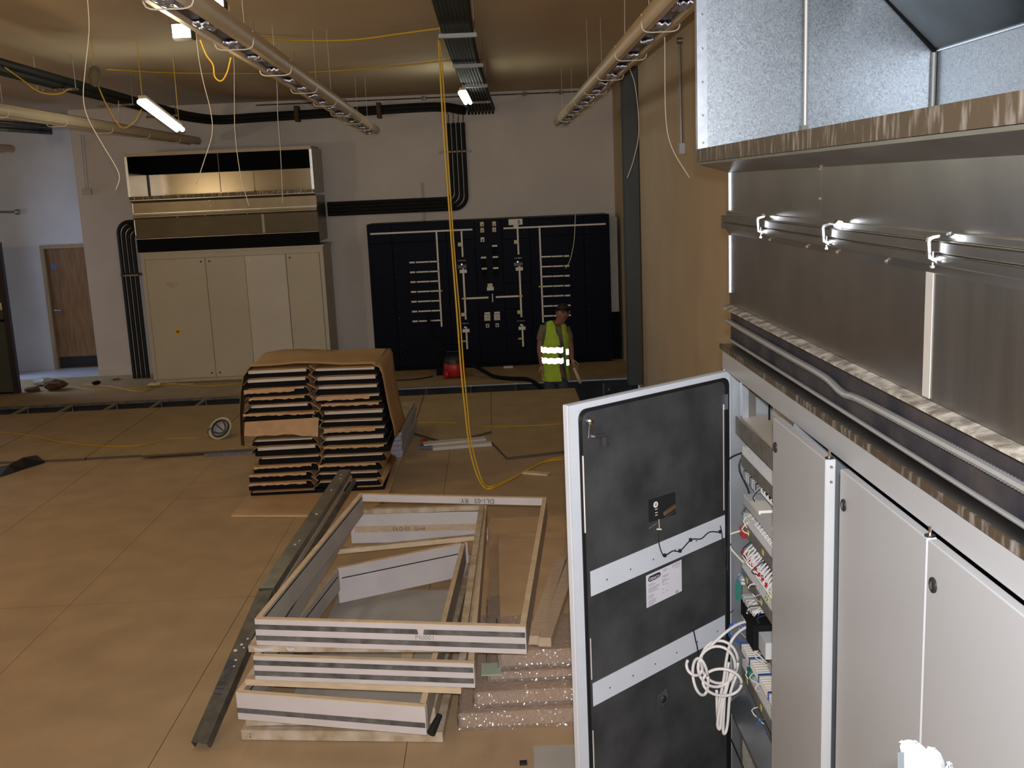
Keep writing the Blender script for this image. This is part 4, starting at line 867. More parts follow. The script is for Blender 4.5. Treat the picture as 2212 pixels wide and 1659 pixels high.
def stack_col(rows, side):
    zprev = None
    for i, (x0, x1, ya, yb, th, kind) in enumerate(rows):
        a, b = c2p(x0, ya), c2p(x1, yb); z = (a.z + b.z) / 2 - 0.004
        tilt = (b.z - a.z) * 0.5
        nxt = rows[i + 1] if i + 1 < len(rows) else None
        zn = (c2p(nxt[0], nxt[2]).z + c2p(nxt[1], nxt[3]).z) / 2 if nxt else z - 0.075
        if zn < z - 0.12: zn = z - 0.085
        t = thing('packed_panel', '%s flat packed white edged panel in the %s half of the cardboard stack' % (ordn[i], side), 'panel', (a.x, YS, z), 0, 'flat packed panels in the cardboard stack')
        T_ = max(th * s_, 0.012)
        f = lambda x, y, zz, a=a, b=b, tilt=tilt: Vector((x, y, zz + tilt * ((x - a.x) / (b.x - a.x) - 0.5)))
        if kind == 1 or kind == 2: MB().box(a.x, b.x, YS, YS + 0.98, z - T_, z, f).build('panel', 'tile', t)
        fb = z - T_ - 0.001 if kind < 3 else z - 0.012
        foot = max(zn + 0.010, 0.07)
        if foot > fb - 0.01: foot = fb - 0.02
        MB().box(a.x - 0.03, b.x + 0.026, YS + 0.012, YS + 0.98, foot, fb, f).build('gap_shade_core', 'blackmat', t)  # black block: the shade in the gap between panels put into colour
        # wavy cardboard sheet over the panel: a thin wrap whose torn front edge shows
        def wavy(x, amp): return amp * (math.sin(x * 31 + i * 2.1) + 0.6 * math.sin(x * 67 + i))
        n = 26; rows_g = []
        xa, xb = a.x - (0.07 if i > 6 and side == 'left' else 0.045) + 0.01 * (i % 3), b.x + ((0.006 if i < 10 else 0.04) if side == 'right' else 0.05)
        for yy_ in (YS - 0.012, YS + 0.3, YS + 1.0):
            r = []
            for k in range(n + 1):
                fx = k / n; x = xa + (xb - xa) * fx; zz = z + 0.005 + 0.003 * math.sin(x * 9 + i)
                endd = max(0, (xa + 0.07 - x) / 0.07, (x - (xb - 0.04)) / 0.04)
                if side == 'right' and i < 10 and x > b.x - 0.1: endd = 0
                zz -= endd ** 2 * 0.05 * (1 if yy_ < YS + 0.2 else 0.8)
                r.append(f(x, yy_ + (wavy(x, 0.004) if yy_ < YS else 0), zz))
            rows_g.append(r)
        MB().grid(rows_g, (0, 0, 0.0045)).build('cardboard_wrap', 'cardb', t)
        if kind in (2, 3):
            r0 = []; r1 = []
            for k in range(n + 1):
                fx = k / n; x = a.x - 0.02 + (b.x - a.x - (0.06 if kind == 2 else 0.0)) * fx
                hgt = (0.030 if kind == 2 else 0.014) + abs(wavy(x, 0.006)) + 0.003 * random.random()
                r0.append(f(x, YS - 0.016, z + 0.004)); r1.append(f(x, YS - 0.020, z + 0.004 - hgt))
            MB().grid([r0, r1], (0, 0.003, 0)).build('torn_flap', 'cardb2', t)
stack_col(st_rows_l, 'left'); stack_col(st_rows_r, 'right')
bp_ = c2p(190, 1440); b2_ = c2p(1500, 1390)
tag(MB().box(bp_.x, b2_.x + 0.02, YS, YS + 0.98, 0.028, 0.062).build('base_sheet', 'blackmat'), 'black sheet at the foot of the cardboard stack', 'sheet')
tag(MB().box(bp_.x + 0.02, b2_.x - 0.6, YS - 0.03, YS + 1.1, 0.063, 0.069).build('cardboard_sheet', 'cardb'), 'brown cardboard sheet under the lowest packed panels', 'cardboard')
# big flap hanging over the left column front
fp = [c2p(135, 745, YS - 0.03), c2p(868, 700, YS - 0.03), c2p(860, 893, YS - 0.03), c2p(780, 885, YS - 0.03), c2p(700, 885, YS - 0.03), c2p(620, 868, YS - 0.03), c2p(520, 868, YS - 0.03), c2p(440, 880, YS - 0.03), c2p(340, 878, YS - 0.03), c2p(250, 888, YS - 0.03), c2p(125, 885, YS - 0.03)]
tag(MB().prism(fp, (0, 0.006, 0)).build('cardboard_flap', 'cardb2'), 'wide torn cardboard flap hanging over the left front of the stack', 'cardboard')
a = c2p(150, 745, YS - 0.02); b = c2p(860, 745, YS - 0.02)
tag(MB().box(a.x, b.x, YS + 0.012, YS + 0.98, a.z - 0.07, a.z - 0.008).build('packed_panel', 'blackmat'), 'dark packed panel behind the torn cardboard flap', 'panel', 'flat packed panels in the cardboard stack')
# crumpled centre spacer cardboard between the two columns
rows_g = []
zz_pts = [(770, 185), (830, 230), (760, 270), (855, 330), (745, 365), (850, 420), (760, 470), (860, 540), (790, 560), (880, 620), (800, 690), (905, 740), (870, 800), (940, 820), (880, 880), (930, 930), (870, 990), (940, 1010), (880, 1070), (900, 1120), (860, 1180), (870, 1230), (790, 1290), (860, 1330), (790, 1370)]
for yy_ in (YS + 0.004, YS + 0.9):
    rows_g.append([c2p(x, y, YS) + Vector((0, yy_ - YS, 0)) for x, y in zz_pts])
tag(MB().grid(rows_g, (0.006, 0, 0.002)).build('corrugated_spacer', 'cardb2'), 'crumpled cardboard zigzag spacer down the middle of the stack', 'cardboard')
# big cardboard sheet draped over the stack
frp = [(95, 985), (84, 850), (80, 650), (88, 450), (112, 300), (150, 240), (185, 215), (400, 204), (650, 180), (830, 180), (1100, 195), (1300, 188), (1400, 186), (1445, 205), (1475, 270), (1500, 400), (1530, 560), (1560, 690), (1590, 800), (1600, 890)]
rep = [(130, 975), (125, 850), (125, 650), (140, 450), (200, 260), (280, 160), (350, 112), (520, 82), (700, 76), (850, 80), (1100, 88), (1350, 88), (1500, 86), (1545, 105), (1570, 150), (1588, 300), (1625, 480), (1665, 640), (1690, 730), (1640, 850)]
F_, R_ = [c2p(x, y, YS - 0.02) for x, y in frp], [c2p(x, y, YS + 1.05) for x, y in rep]
for k in range(len(F_)):
    if 6 <= k <= 12: F_[k].z += 0.018; R_[k].z += 0.055
    if k > 12: F_[k].x += 0.02; R_[k].x += 0.04; R_[k].z += (0.09 if k < 15 else 0.05) if k < 16 else 0
rows_g = []
for k in range(7):
    t = k / 6; rows_g.append([F_[i].lerp(R_[i], t) + Vector((0, 0, 0.012 * math.sin(t * 6 + i * 0.5) * math.sin(math.pi * t))) for i in range(len(F_))])
ds = MB().grid(rows_g, (0, 0, 0.004)).build('cardboard_sheet', 'cardb', smooth='all')
tag(ds, 'large brown cardboard sheet draped over the top and side of the stack', 'cardboard')
b = c2p(1460, 1290); 
curl = [c2p(1450, 1300, YS - 0.01), c2p(1495, 1320, YS - 0.01), c2p(1505, 1360, YS - 0.01), c2p(1480, 1385, YS - 0.01), c2p(1250, 1395, YS - 0.01)]
cr2 = [p + Vector((0.05 if i < 3 else 0.0, 0.8, 0)) for i, p in enumerate(curl)]
tag(MB().grid([smoothpts(curl, 4), smoothpts(cr2, 4)], (0, 0, 0.004)).build('cardboard_curl', 'cardb', smooth='all'), 'curled cardboard edge at the lower right foot of the stack', 'cardboard')
# sheet of board under the stack
q = [U(500, 1113, 2, 0.02), U(672, 1113, 2, 0.02), U(795, 1108, 2, 0.02), U(838, 1072, 2, 0.02), U(850, 1030, 2, 0.02), U(560, 1045, 2, 0.02)]
tag(MB().prism([(p.x, p.y, 0.003) for p in q[:4]] + [(-0.98, 10.3, 0.003), (-2.2, 10.3, 0.003)], (0, 0, 0.022)).build('board_sheet', 'brownpack'), 'pale brown board sheet lying under the cardboard stack', 'board')

# ================================================================ FRAME PILE
def frame(label, fl_, fr_, br_, bl_, z1, h, th=0.028, front='lam', seals=(0.28, 0.72), hb=None, wood_top=True, side='lamgrey'):
    """a rectangular lining lying flat; corners given as plan points"""
    pts = [Vector((*p, 0)) for p in (fl_, fr_, br_, bl_)]; t = thing('door_lining', label, 'door frame', (pts[0].x, pts[0].y, z1 - h), 0, 'pile of timber linings')
    cen = sum(pts, Vector()) / 4
    for k, (a, b) in enumerate(((0, 1), (1, 2), (2, 3), (3, 0))):
        A, B = pts[a], pts[b]; d = (B - A).normalized(); n = Vector((-d.y, d.x, 0))
        if n.dot(cen - A) < 0: n = -n
        ln = (B - A).length; hh = h if not (k == 2 and hb) else hb
        s0, s1 = (0, ln) if k in (0, 2) else (th + 0.001, ln - th - 0.001)
        fr = lambda s, q, z, A=A, d=d, n=n: A + d * s + n * q + Vector((0, 0, z))
        mt = front if k in (0, 2) else side
        r = MB().box(s0, s1, 0, th, z1 - hh, z1 - 0.004, fr).build('rail' if k in (0, 2) else 'stile', mt, t)
        MB().box(s0, s1, 0, th, z1 - 0.0038, z1, fr).build('wood_edge', 'wood' if wood_top else 'wood3', r)
        if hh > 0.08:
            for sq in seals[:(9 if k == 0 else 1)]:
                z = z1 - hh * sq
                if k == 0: MB().box(s0, s1 - 0.004, -0.0022, -0.0002, z - 0.0125, z + 0.0125, fr).build('seal_strip', 'seal', r)
                MB().box(s0 + th, s1 - th, th + 0.0002, th + 0.002, z1 - hh * sq * 0.45 - 0.003, z1 - hh * sq * 0.45 + 0.003, fr).build('seal_strip', 'blackmat', r)
        if k == 2 and hh > 0.24:
            MB().box(s0 + th, s1 - th, th + 0.0003, th + 0.004, z1 - hh * 0.68, z1 - hh * 0.50, fr).build('wood_insert', 'wood2', r)
    return t, pts
f7, _ = frame('bottom pale wood lining of the pile', (-1.345, 4.72), (-0.345, 4.60), (-0.18, 6.92), (-1.27, 6.62), 0.055, 0.052, 0.04, 'wood3', (), None, False, 'wood3')
f6, _ = frame('thin stained wood lining second from the bottom of the pile', (-1.325, 4.75), (-0.38, 4.68), (-0.21, 6.85), (-1.20, 6.56), 0.142, 0.083, 0.035, 'wood3', (), None, False, 'wood3')
f5, p5 = frame('white lining with one dark seal line low in the pile', (-1.335, 4.66), (-0.405, 4.42), (-0.265, 6.68), (-1.09, 6.30), 0.288, 0.143, 0.028, 'lam', (0.66,), 0.235)
f4, _ = frame('narrow pale wood lining beneath the middle white lining', (-1.30, 4.72), (-0.24, 4.52), (-0.12, 6.72), (-1.16, 6.56), 0.325, 0.034, 0.035, 'wood', (), None, False, 'wood3')
f3, p3 = frame('white lining with two dark seal lines in the middle of the pile', (-1.245, 4.70), (-0.172, 4.50), (-0.115, 6.94), (-1.08, 7.02), 0.452, 0.124, 0.028, 'lam', (0.28, 0.72), 0.25)
f2, _ = frame('plaster splashed wood lining beneath the topmost lining', (-1.275, 4.74), (-0.215, 4.62), (-0.13, 6.85), (-1.12, 6.90), 0.487, 0.033, 0.035, 'wood3', (), None, False, 'wood3')
f1, p1_ = frame('topmost and widest white lining with two dark seal lines', (-1.232, 4.74), (0.077, 4.49), (0.288, 6.50), (-0.975, 6.80), 0.625, 0.136, 0.028, 'lam', (0.30, 0.72), 0.05)
# plaster splashes on the wood lining, handwriting
for (x, w_, z) in ((-1.24, 0.10, 0.47), (-1.08, 0.04, 0.473), (-0.42, 0.10, 0.474)):
    y = 4.74 - (x + 1.275) * 0.113
    MB().prism([(x, y - 0.002, z - 0.010), (x + w_ * 0.3, y - 0.005, z - 0.013), (x + w_, y - 0.012, z - 0.004), (x + w_ * 0.8, y - 0.010, z + 0.010), (x + w_ * 0.35, y - 0.005, z + 0.004), (x - 0.01, y - 0.002, z + 0.012)], (0, -0.002, 0)).build('plaster_splash', 'lam', f2)
d1v = (p1_[2] - p1_[3]).normalized(); nb = Vector((d1v.y, -d1v.x, 0))
org = p1_[3] + d1v * (0.95) + nb * 0.0305
lettering('DL1-03   RY', (org.x, org.y, 0.612), -d1v, (0, 0, -1), 0.045, 'pencil', f1)
d3v = (p3[2] - p3[3]).normalized(); nb3 = Vector((d3v.y, -d3v.x, 0)); org = p3[3] + d3v * 0.30 + nb3 * 0.0338
lettering('DLO-03   Grnd', (org.x, org.y, 0.452 - 0.25 * 0.645), d3v, (0, 0, 1), 0.036, 'pencil', f3)
dfv = (p1_[1] - p1_[0]).normalized(); org = p1_[0] + dfv * 0.80 + Vector((dfv.y, -dfv.x, 0)) * 0.001
lettering('M0001', (org.x, org.y, 0.545), dfv, (0, 0, 1), 0.035, 'inkg', f1)
MB().prism([tuple(p1_[0] + dfv * 0.81 + Vector((dfv.y, -dfv.x, 0)) * 0.0024 + Vector((0, 0, 0.612))), tuple(p1_[0] + dfv * 0.85 + Vector((dfv.y, -dfv.x, 0)) * 0.0024 + Vector((0, 0, 0.612))), tuple(p1_[0] + dfv * 0.84 + Vector((dfv.y, -dfv.x, 0)) * 0.0024 + Vector((0, 0, 0.565))), tuple(p1_[0] + dfv * 0.82 + Vector((dfv.y, -dfv.x, 0)) * 0.0024 + Vector((0, 0, 0.565)))], tuple(Vector((dfv.y, -dfv.x, 0)) * 0.001)).build('tape', 'tile', f1)
# nail heads
for (x, z) in ((-1.30, 0.035), (-1.30, 0.020)):
    MB().lathe([(0, 0), (0.003, 0), (0, 0.001)], (x, 4.712, z), (0, -1, 0), 6).build('nail', 'ink', f7)
# black offcut and short wood block inside
tag(MB().tube([(-0.345, 4.50, 0.20), (-0.385, 4.42, 0.152)], [0.014, 0.022], 8).build('rubber_offcut', 'rubber'), 'small black rubber offcut poking from the low end of the pile', 'offcut')
tag(MB().box(-0.62, -0.555, 5.35, 5.75, 0.004, 0.03).build('wood_block', 'wood'), 'short pale wood block lying inside the pile of linings', 'wood')
tag(MB().prism([(-1.18, 4.86, 0.002), (-0.40, 4.80, 0.002), (-0.28, 6.5, 0.002), (-1.12, 6.6, 0.002)], (0, 0, 0.008)).build('board_sheet', 'lamgrey'), 'grey brown sheet on the floor inside the pile of linings', 'board')
# steel studding lying against the pile
stt = thing('steel_stud', 'long bent galvanised stud leaning along the left side of the pile', 'stud', (-1.5, 4.7, 0))
A0 = U(430, 1605, 2, 0.035); A1 = U(577, 1268, 2, 0.52); A2 = U(745, 1015, 2, 0.62)
def channel(p, q, m, wd=0.075, dp=0.035, nm='channel'):
    p, q = Vector(p), Vector(q); d = (q - p).normalized(); s = d.cross(Vector((0, 0, 1))).normalized(); u = s.cross(d)
    fr = lambda a, b, c: p + (q - p) * a + s * b + u * c
    b = MB().box(0, 1, -wd / 2, wd / 2, 0, 0.003, fr); b.box(0, 1, -wd / 2, -wd / 2 + 0.003, -dp, 0, fr); b.box(0, 1, wd / 2 - 0.003, wd / 2, -dp, 0, fr)
    o = b.build(nm, m, stt); return fr, o
fa, o1 = channel(A0, A1, 'stud2', 0.085, 0.05); fb, o2 = channel(A1 + (A1 - A2) * 0.01, A2, 'stud', 0.085, 0.05)  # flash difference painted in: lower length darker, upper length browner
MB().box(0.0, 1.0, 0.02, 0.05, -0.06, -0.045, fb).build('inner_strip', 'lamgrey', stt); MB().box(0.08, 0.98, 0.06, 0.085, -0.09, -0.06, fb).build('inner_strip', 'stud2', stt)
for (s, q, r) in ((0.55, 0.01, 0.010), (0.30, 0.0, 0.008), (0.33, 0.012, 0.006), (0.78, 0.0, 0.007), (0.94, 0.0, 0.006), (0.90, 0.012, 0.006)):
    MB().lathe([(0, 0), (r, 0), (r * 0.6, 0.002), (0, 0.002)], fb(s, q, 0.0035), (0, -0.3, 1), 7).build('paint_speck', 'lam', stt)
for (s, q, r) in ((0.56, -0.02, 0.012), (0.60, 0.0, 0.009), (0.50, 0.005, 0.008), (0.46, 0.01, 0.006), (0.64, 0.02, 0.007), (0.58, 0.02, 0.006)):
    MB().lathe([(0, 0), (r, 0), (r * 0.6, 0.002), (0, 0.002)], fa(s, q, 0.0035), (0, -0.3, 1), 7).build('plaster_speck', 'lam', stt)
dd = (A1 - A0).normalized(); ss = dd.cross(Vector((0, 0, 1))).normalized(); uu = ss.cross(dd)
lettering('115 x 70', fa(0.27, 0.005, 0.005) + ss * 0.0, dd, -ss, 0.06, 'inkb', stt)

# timbers and wrapped packs beside the pile
tm = U(1150, 1385, 2, 0.38); 
for k, (u0, v0, u1, v1, lb) in enumerate(((1148, 1382, 1206, 1202, 'pale timber plank lying on the wrapped pack, nearest the pile'), (1172, 1386, 1232, 1204, 'pale timber plank lying on the wrapped pack, nearest the open door'))):
    a, b = U(u0 + 4, v0 - 8, 2, 0.365), U(u1 + 6, v1, 2, 0.365); d = (b - a).normalized(); n = Vector((-d.y, d.x, 0))
    tag(MB().box(0, (b - a).length, -0.034, 0.034, -0.05, 0.0, lambda s, q, z: a + d * s + n * q + Vector((0, 0, z))).build('timber_plank', 'wood2', bevel=0.003), lb, 'plank', 'timber planks on the wrapped pack')
def pack(label, x0, x1, y0, y1, z0, z1, wrapped=True, m='brownpack'):
    t = thing('wrapped_pack', label, 'package', (x0, y0, z0), 0, 'plastic wrapped packs of board')
    MB().box(x0 + 0.012, x1 - 0.012, y0 + 0.02, y1 - 0.02, z0 + 0.004, z1 - 0.006).build('boards', m, t, bevel=0.004)
    if wrapped:
        nx, ny = 34, 44; y1w = y0 + (y1 - y0) * wrapped
        top = []; rnd = random.Random(x0 * 7 + z0)
        prof = [(0.0, z0 + 0.003), (-0.008, z0 + (z1 - z0) * 0.35), (-0.006, z0 + (z1 - z0) * 0.7), (0.004, z1 - 0.002)]
        rows = []
        for (dy, zz) in prof: rows.append([(x0 + (x1 - x0) * i / nx + rnd.uniform(-.004, .004), y0 + dy + rnd.uniform(-.010, .008), zz + rnd.uniform(-.004, .004)) for i in range(nx + 1)])
        for j in range(1, ny + 1):
            rows.append([(x0 + (x1 - x0) * i / nx + rnd.uniform(-.005, .005), y0 + 0.01 + (y1w - y0) * j / ny, z1 - 0.0055 + rnd.uniform(0, .0075)) for i in range(nx + 1)])
        MB().grid(rows).build('plastic_wrap', 'wrap', t, smooth='all')
        rows = []
        for zz in (z0 + 0.003, (z0 + z1) / 2, z1): rows.append([(x0 - 0.002 + rnd.uniform(-.008, .004), y0 + (y1w - y0) * j / 30, zz + rnd.uniform(-.003, .003)) for j in range(31)])
        MB().grid(rows).build('plastic_wrap', 'wrap', t, smooth='all')
    return t
pack('lowest plastic wrapped pack of brown board beside the pile', -0.27, 0.62, 4.70, 7.45, 0.0, 0.085, 0.35)
pack('second plastic wrapped pack of brown board beside the pile', -0.19, 0.66, 4.76, 7.45, 0.087, 0.165, 0.35)
pack('third plastic wrapped pack of brown board under the thick pack', -0.12, 0.70, 4.86, 7.4, 0.167, 0.215, 0.4)
pack('topmost thick pack of brown board in torn plastic, carrying the planks', -0.06, 0.74, 4.90, 6.75, 0.217, 0.31, 0.24)
tag(MB().box(-0.12, -0.02, 4.87, 5.0, 0.217, 0.222, lambda x, y, z: Vector((x - 0.03, y - 0.03, z + 0.0))).build('paper_tag', 'greenl'), 'pale green paper tag on the wrapped packs', 'paper')
tag(MB().prism([(-0.62, 4.45, 0.001), (0.10, 4.36, 0.001), (0.6, 4.36, 0.001), (0.6, 3.9, 0.001), (0.04, 3.9, 0.001), (0.07, 4.36, 0.001)], (0, 0, 0.002)).build('paper_sheet', 'floor'), 'pale sheet on the floor in front of the wrapped packs', 'sheet') if False else None
tag(MB().box(0.02, 0.055, 4.36, 4.385, 0.002, 0.014).build('plastic_scrap', 'black'), 'tiny black plastic scrap on the floor below the wrapped packs', 'scrap')
tag(MB().prism([(0.09, 4.52, 0.001), (0.62, 4.50, 0.001), (0.62, 4.15, 0.001), (0.085, 4.18, 0.001)], (0, 0, 0.004)).build('protective_sheet', 'lamgrey'), 'thin grey protective sheet on the floor beneath the open door', 'sheet')

# ================================================================ SMALL FLOOR ITEMS
def lying(name, pts, z0, z1, m, label, cat, group=None, bevel=0):
    return tag(MB().prism([(p[0], p[1], z0) for p in pts], (0, 0, z1 - z0)).build(name, m, bevel=bevel), label, cat, group)
def strip_at(u0, v0, u1, v1, z0, z1, wd, m, label, name='board_strip', cat='strip', group=None):
    a, b = U(u0, v0, 2, z1), U(u1, v1, 2, z1); d = (b - a).normalized(); n = Vector((-d.y, d.x, 0)) * wd
    return lying(name, [a, b, b + n, a + n], z0, z1, m, label, cat, group)
strip_at(935, 967, 1062, 957, 0.002, 0.035, 0.10, 'tile', 'white edged board strip nearest the hanging yellow cable', group='loose board strips by the yellow cable')
strip_at(915, 960, 1050, 948, 0.036, 0.055, 0.12, 'tile', 'white edged board strip lying on the longer strip', group='loose board strips by the yellow cable')
strip_at(905, 965, 938, 964, 0.002, 0.03, 0.12, 'slate', 'short grey board strip left of the white edged strips', group='loose board strips by the yellow cable')
strip_at(908, 952, 920, 952, 0.031, 0.055, 0.08, 'red', 'small dark red block beside the loose board strips', 'small_block', 'block')
strip_at(320, 982, 430, 978, 0.002, 0.020, 0.08, 'floor_edge', 'brown board strip along the floor step left of the hard hat', group='board strips along the floor step')
strip_at(440, 982, 545, 976, 0.002, 0.026, 0.10, 'slate', 'grey metal edged strip along the floor step below the hard hat', group='board strips along the floor step')
strip_at(1128, 1020, 1182, 1024, 0.002, 0.022, 0.07, 'wood', 'short pale wood offcut lying on the yellow cable', 'wood_offcut', 'wood')
# mineral tile pile right of the stack
mt = thing('tile_pile', 'pile of pale mineral boards with grey edges right of the cardboard stack', 'tiles', (-1.1, 10.05, 0))
for k in range(7):
    MB().prism([(-1.22 - 0.01 * k, 10.02, 0.002 + k * 0.048), (-0.985 + 0.008 * (k % 2), 10.04, 0.002 + k * 0.048), (-0.93 + 0.01 * (k % 3), 11.25, 0.002 + k * 0.048), (-1.16, 11.25, 0.002 + k * 0.048)], (0, 0, 0.044)).build('mineral_board', 'stonee' if k < 6 else 'stonew', mt)
# hard hat upside down
hp = U(481, 948, 2, T); hh_ = thing('hard_hat', 'upturned white hard hat with dark webbing on the raised floor', 'helmet', tuple(hp))
ax = Vector((-0.25, -0.75, 0.62)).normalized(); c0 = hp + Vector((0, 0, 0.105)) - ax * 0.02
shell = [(0.002, -0.085), (0.05, -0.078), (0.085, -0.055), (0.105, -0.02), (0.113, 0.02), (0.118, 0.045), (0.135, 0.055), (0.135, 0.060), (0.113, 0.052), (0.107, 0.02), (0.099, -0.018), (0.080, -0.050), (0.047, -0.072), (0.002, -0.079)]
MB().lathe(shell, c0, ax, 24).build('shell', 'hardhat', hh_, smooth='all')
MB().lathe([(0.002, -0.060), (0.07, -0.040), (0.09, -0.0), (0.085, -0.0), (0.066, -0.036), (0.002, -0.056)], c0, ax, 20).build('liner', 'hatin', hh_, smooth='all')
MB().lathe([(0.092, 0.045), (0.106, 0.045), (0.106, 0.07), (0.092, 0.07), (0.092, 0.045)], c0, ax, 24).build('headband', 'hatweb', hh_)
e1 = ax.orthogonal().normalized(); e2 = ax.cross(e1)
for th in (0.5, 1.55, 2.6):
    u_ = e1 * math.cos(th) + e2 * math.sin(th)
    MB().tube([c0 + u_ * 0.098 + ax * 0.055, c0 + u_ * 0.06 - ax * 0.02, c0 - ax * 0.045, c0 - u_ * 0.06 - ax * 0.02, c0 - u_ * 0.098 + ax * 0.055], 0.007, 6).build('webbing', 'hatweb', hh_)
MB().tube([c0 + Vector((-0.10, -0.02, 0.05)), c0 + Vector((-0.155, -0.03, 0.02)), c0 + Vector((-0.165, -0.03, -0.02))], 0.006, 6).build('strap', 'hatweb', hh_)
# black membrane at left
a, b, c, d, e = U(-60, 1036, 2, 0.0), U(0, 1031, 2, 0.0), U(98, 1000, 2, 0.0), U(80, 985, 2, 0.05), U(-40, 1005, 2, 0.02)
bm = MB()
rows_g = [[a, b.lerp(a, 0.3), b, b.lerp(c, 0.5), c], [e, U(0, 1010, 2, 0.02), U(20, 1006, 2, 0.03), U(50, 990, 2, 0.12), d]]
rows_g = [[p + Vector((0, 0, 0.004)) for p in r] for r in rows_g]
tag(bm.grid(rows_g, (0, 0, 0.006)).build('membrane_scrap', 'black'), 'folded black membrane scrap on the floor at the left edge', 'scrap')
# yellow cables
def cord(name, pts, r, m, label, cat='cable', group=None, k=6):
    return tag(MB().tube(smoothpts(pts, k), r, 6).build(name, m, smooth='all'), label, cat, group)
YH = 8.9
cord('hanging_cable', [U(947, 84, 1, YH), U(950, 140, 1, YH), U(958, 280, 1, YH), U(968, 420, 1, YH), U(978, 560, 1, YH), U(988, 690, 1, YH), U(996, 800, 1, YH), U(1004, 880, 1, YH), U(1010, 935, 1, YH), U(1018, 985, 1, YH), U(1032, 1030, 1, YH - 0.02), U(1046, 1052, 2, 0.008), U(1062, 1055, 2, 0.008), U(1095, 1040, 2, 0.008), U(1135, 1018, 2, 0.008), U(1175, 998, 2, 0.008), U(1235, 990, 2, 0.008), U(1260, 988, 2, 0.008)], 0.0085, 'ycable', 'yellow cable hanging from the centre tray and running along the floor')
cord('hanging_cable', [U(949, 84, 1, YH + 0.03), U(955, 140, 1, YH + 0.03), U(964, 280, 1, YH + 0.03), U(973, 420, 1, YH + 0.03), U(983, 560, 1, YH + 0.03), U(994, 690, 1, YH + 0.03), U(1002, 800, 1, YH + 0.03), U(1010, 880, 1, YH + 0.03), U(1015, 935, 1, YH + 0.03), U(1026, 990, 1, YH + 0.03), U(1040, 1035, 1, YH), U(1052, 1050, 2, 0.008), U(1070, 1048, 2, 0.008), U(1110, 1030, 2, 0.008), U(1150, 1008, 2, 0.008), U(1190, 992, 2, 0.008), U(1240, 984, 2, 0.008)], 0.007, 'ycable', 'second yellow cable hanging beside the first, slightly thinner')
zc_ = ZC - 0.03
cord('ceiling_cable', [U(530, 80, 2, zc_), U(640, 87, 2, zc_), U(760, 86, 2, zc_), U(870, 72, 2, zc_), U(958, 60, 2, zc_)], 0.009, 'ycable', 'upper yellow cable slung under the ceiling to the centre tray')
cord('ceiling_cable', [U(230, 150, 2, zc_), U(400, 158, 2, zc_), U(640, 157, 2, zc_), U(830, 145, 2, zc_), U(975, 130, 2, zc_)], 0.008, 'ycable2', 'lower yellow cable slung under the ceiling further back')
cord('hanging_cable', [U(432, 86, 1, 7.2), U(445, 118, 1, 7.2), U(460, 140, 1, 7.2), U(464, 166, 1, 7.2), U(478, 175, 1, 7.2), U(490, 158, 1, 7.2), U(499, 124, 1, 7.2)], 0.006, 'ycable', 'short yellow cable loop hanging below the floodlight')
cord('hanging_cable', [U(10, 145, 1, 8.5), U(45, 170, 1, 8.5), U(85, 198, 1, 8.5), U(125, 203, 1, 8.5), U(150, 192, 1, 8.5)], 0.006, 'ycable2', 'slack yellow cable under the left black cable run')
cord('hanging_cable', [U(212, 186, 1, 9.5), U(232, 230, 1, 9.5), U(262, 275, 1, 9.5), U(290, 262, 1, 9.5), U(306, 236, 1, 9.5)], 0.006, 'ycable2', 'yellow lamp lead drooping beside the lit fluorescent tube')
cg = thing('cable_reel', 'small green and yellow cable gland hanging from the left cable run', 'cable', U(205, 165, 1, 9.2))
MB().lathe([(0, -0.09), (0.035, -0.07), (0.055, 0.0), (0.035, 0.07), (0, 0.09)], U(205, 165, 1, 9.2), (0.1, 0, 1), 12).build('body', 'shirt', cg, smooth='all'); MB().tube([U(205, 152, 1, 9.2), Vector((U(204, 142, 1, 9.2).x, 9.2, ZC - 0.002))], 0.004, 6).build('stem', 'ycable2', cg)
def P0(u, v, z=T + 0.006): return U(u, v, 2, z)
cord('floor_cable', [P0(-30, 930), P0(60, 940), P0(130, 954), P0(210, 963), P0(290, 963), P0(370, 948), P0(460, 945), P0(530, 946)], 0.006, 'ycable2', 'thin yellow cable across the raised floor past the hard hat')
cord('floor_cable', [P0(890, 914), P0(930, 912), P0(985, 914)], 0.006, 'ycable2', 'short visible length of yellow cable behind the mineral board pile')
cord('floor_cable', [P0(1040, 921), P0(1100, 921), P0(1160, 919), P0(1235, 914)], 0.006, 'ycable2', 'thin yellow cable on the raised floor towards the open cabinet door')
cord('floor_cable', [P0(150, 836, 0.01), P0(215, 843, 0.01), P0(300, 838, 0.01), P0(360, 828, 0.01), P0(440, 834, 0.01), P0(520, 828, 0.01)], 0.010, 'ycable2', 'yellow cable strewn before the beige cabinet, nearest the trench')
cord('floor_cable', [P0(180, 830, 0.01), P0(240, 835, 0.01), P0(300, 846, 0.01), P0(330, 838, 0.01), P0(350, 832, 0.01), P0(420, 828, 0.01)], 0.010, 'ycable2', 'yellow cable strewn before the beige cabinet, nearest the cabinet')
cord('vacuum_cable', [P0(850, 822, 0.012), P0(890, 820, 0.012), P0(925, 815, 0.012), P0(935, 812, 0.012)], 0.010, 'cable', 'thin black lead on the floor left of the red vacuum')
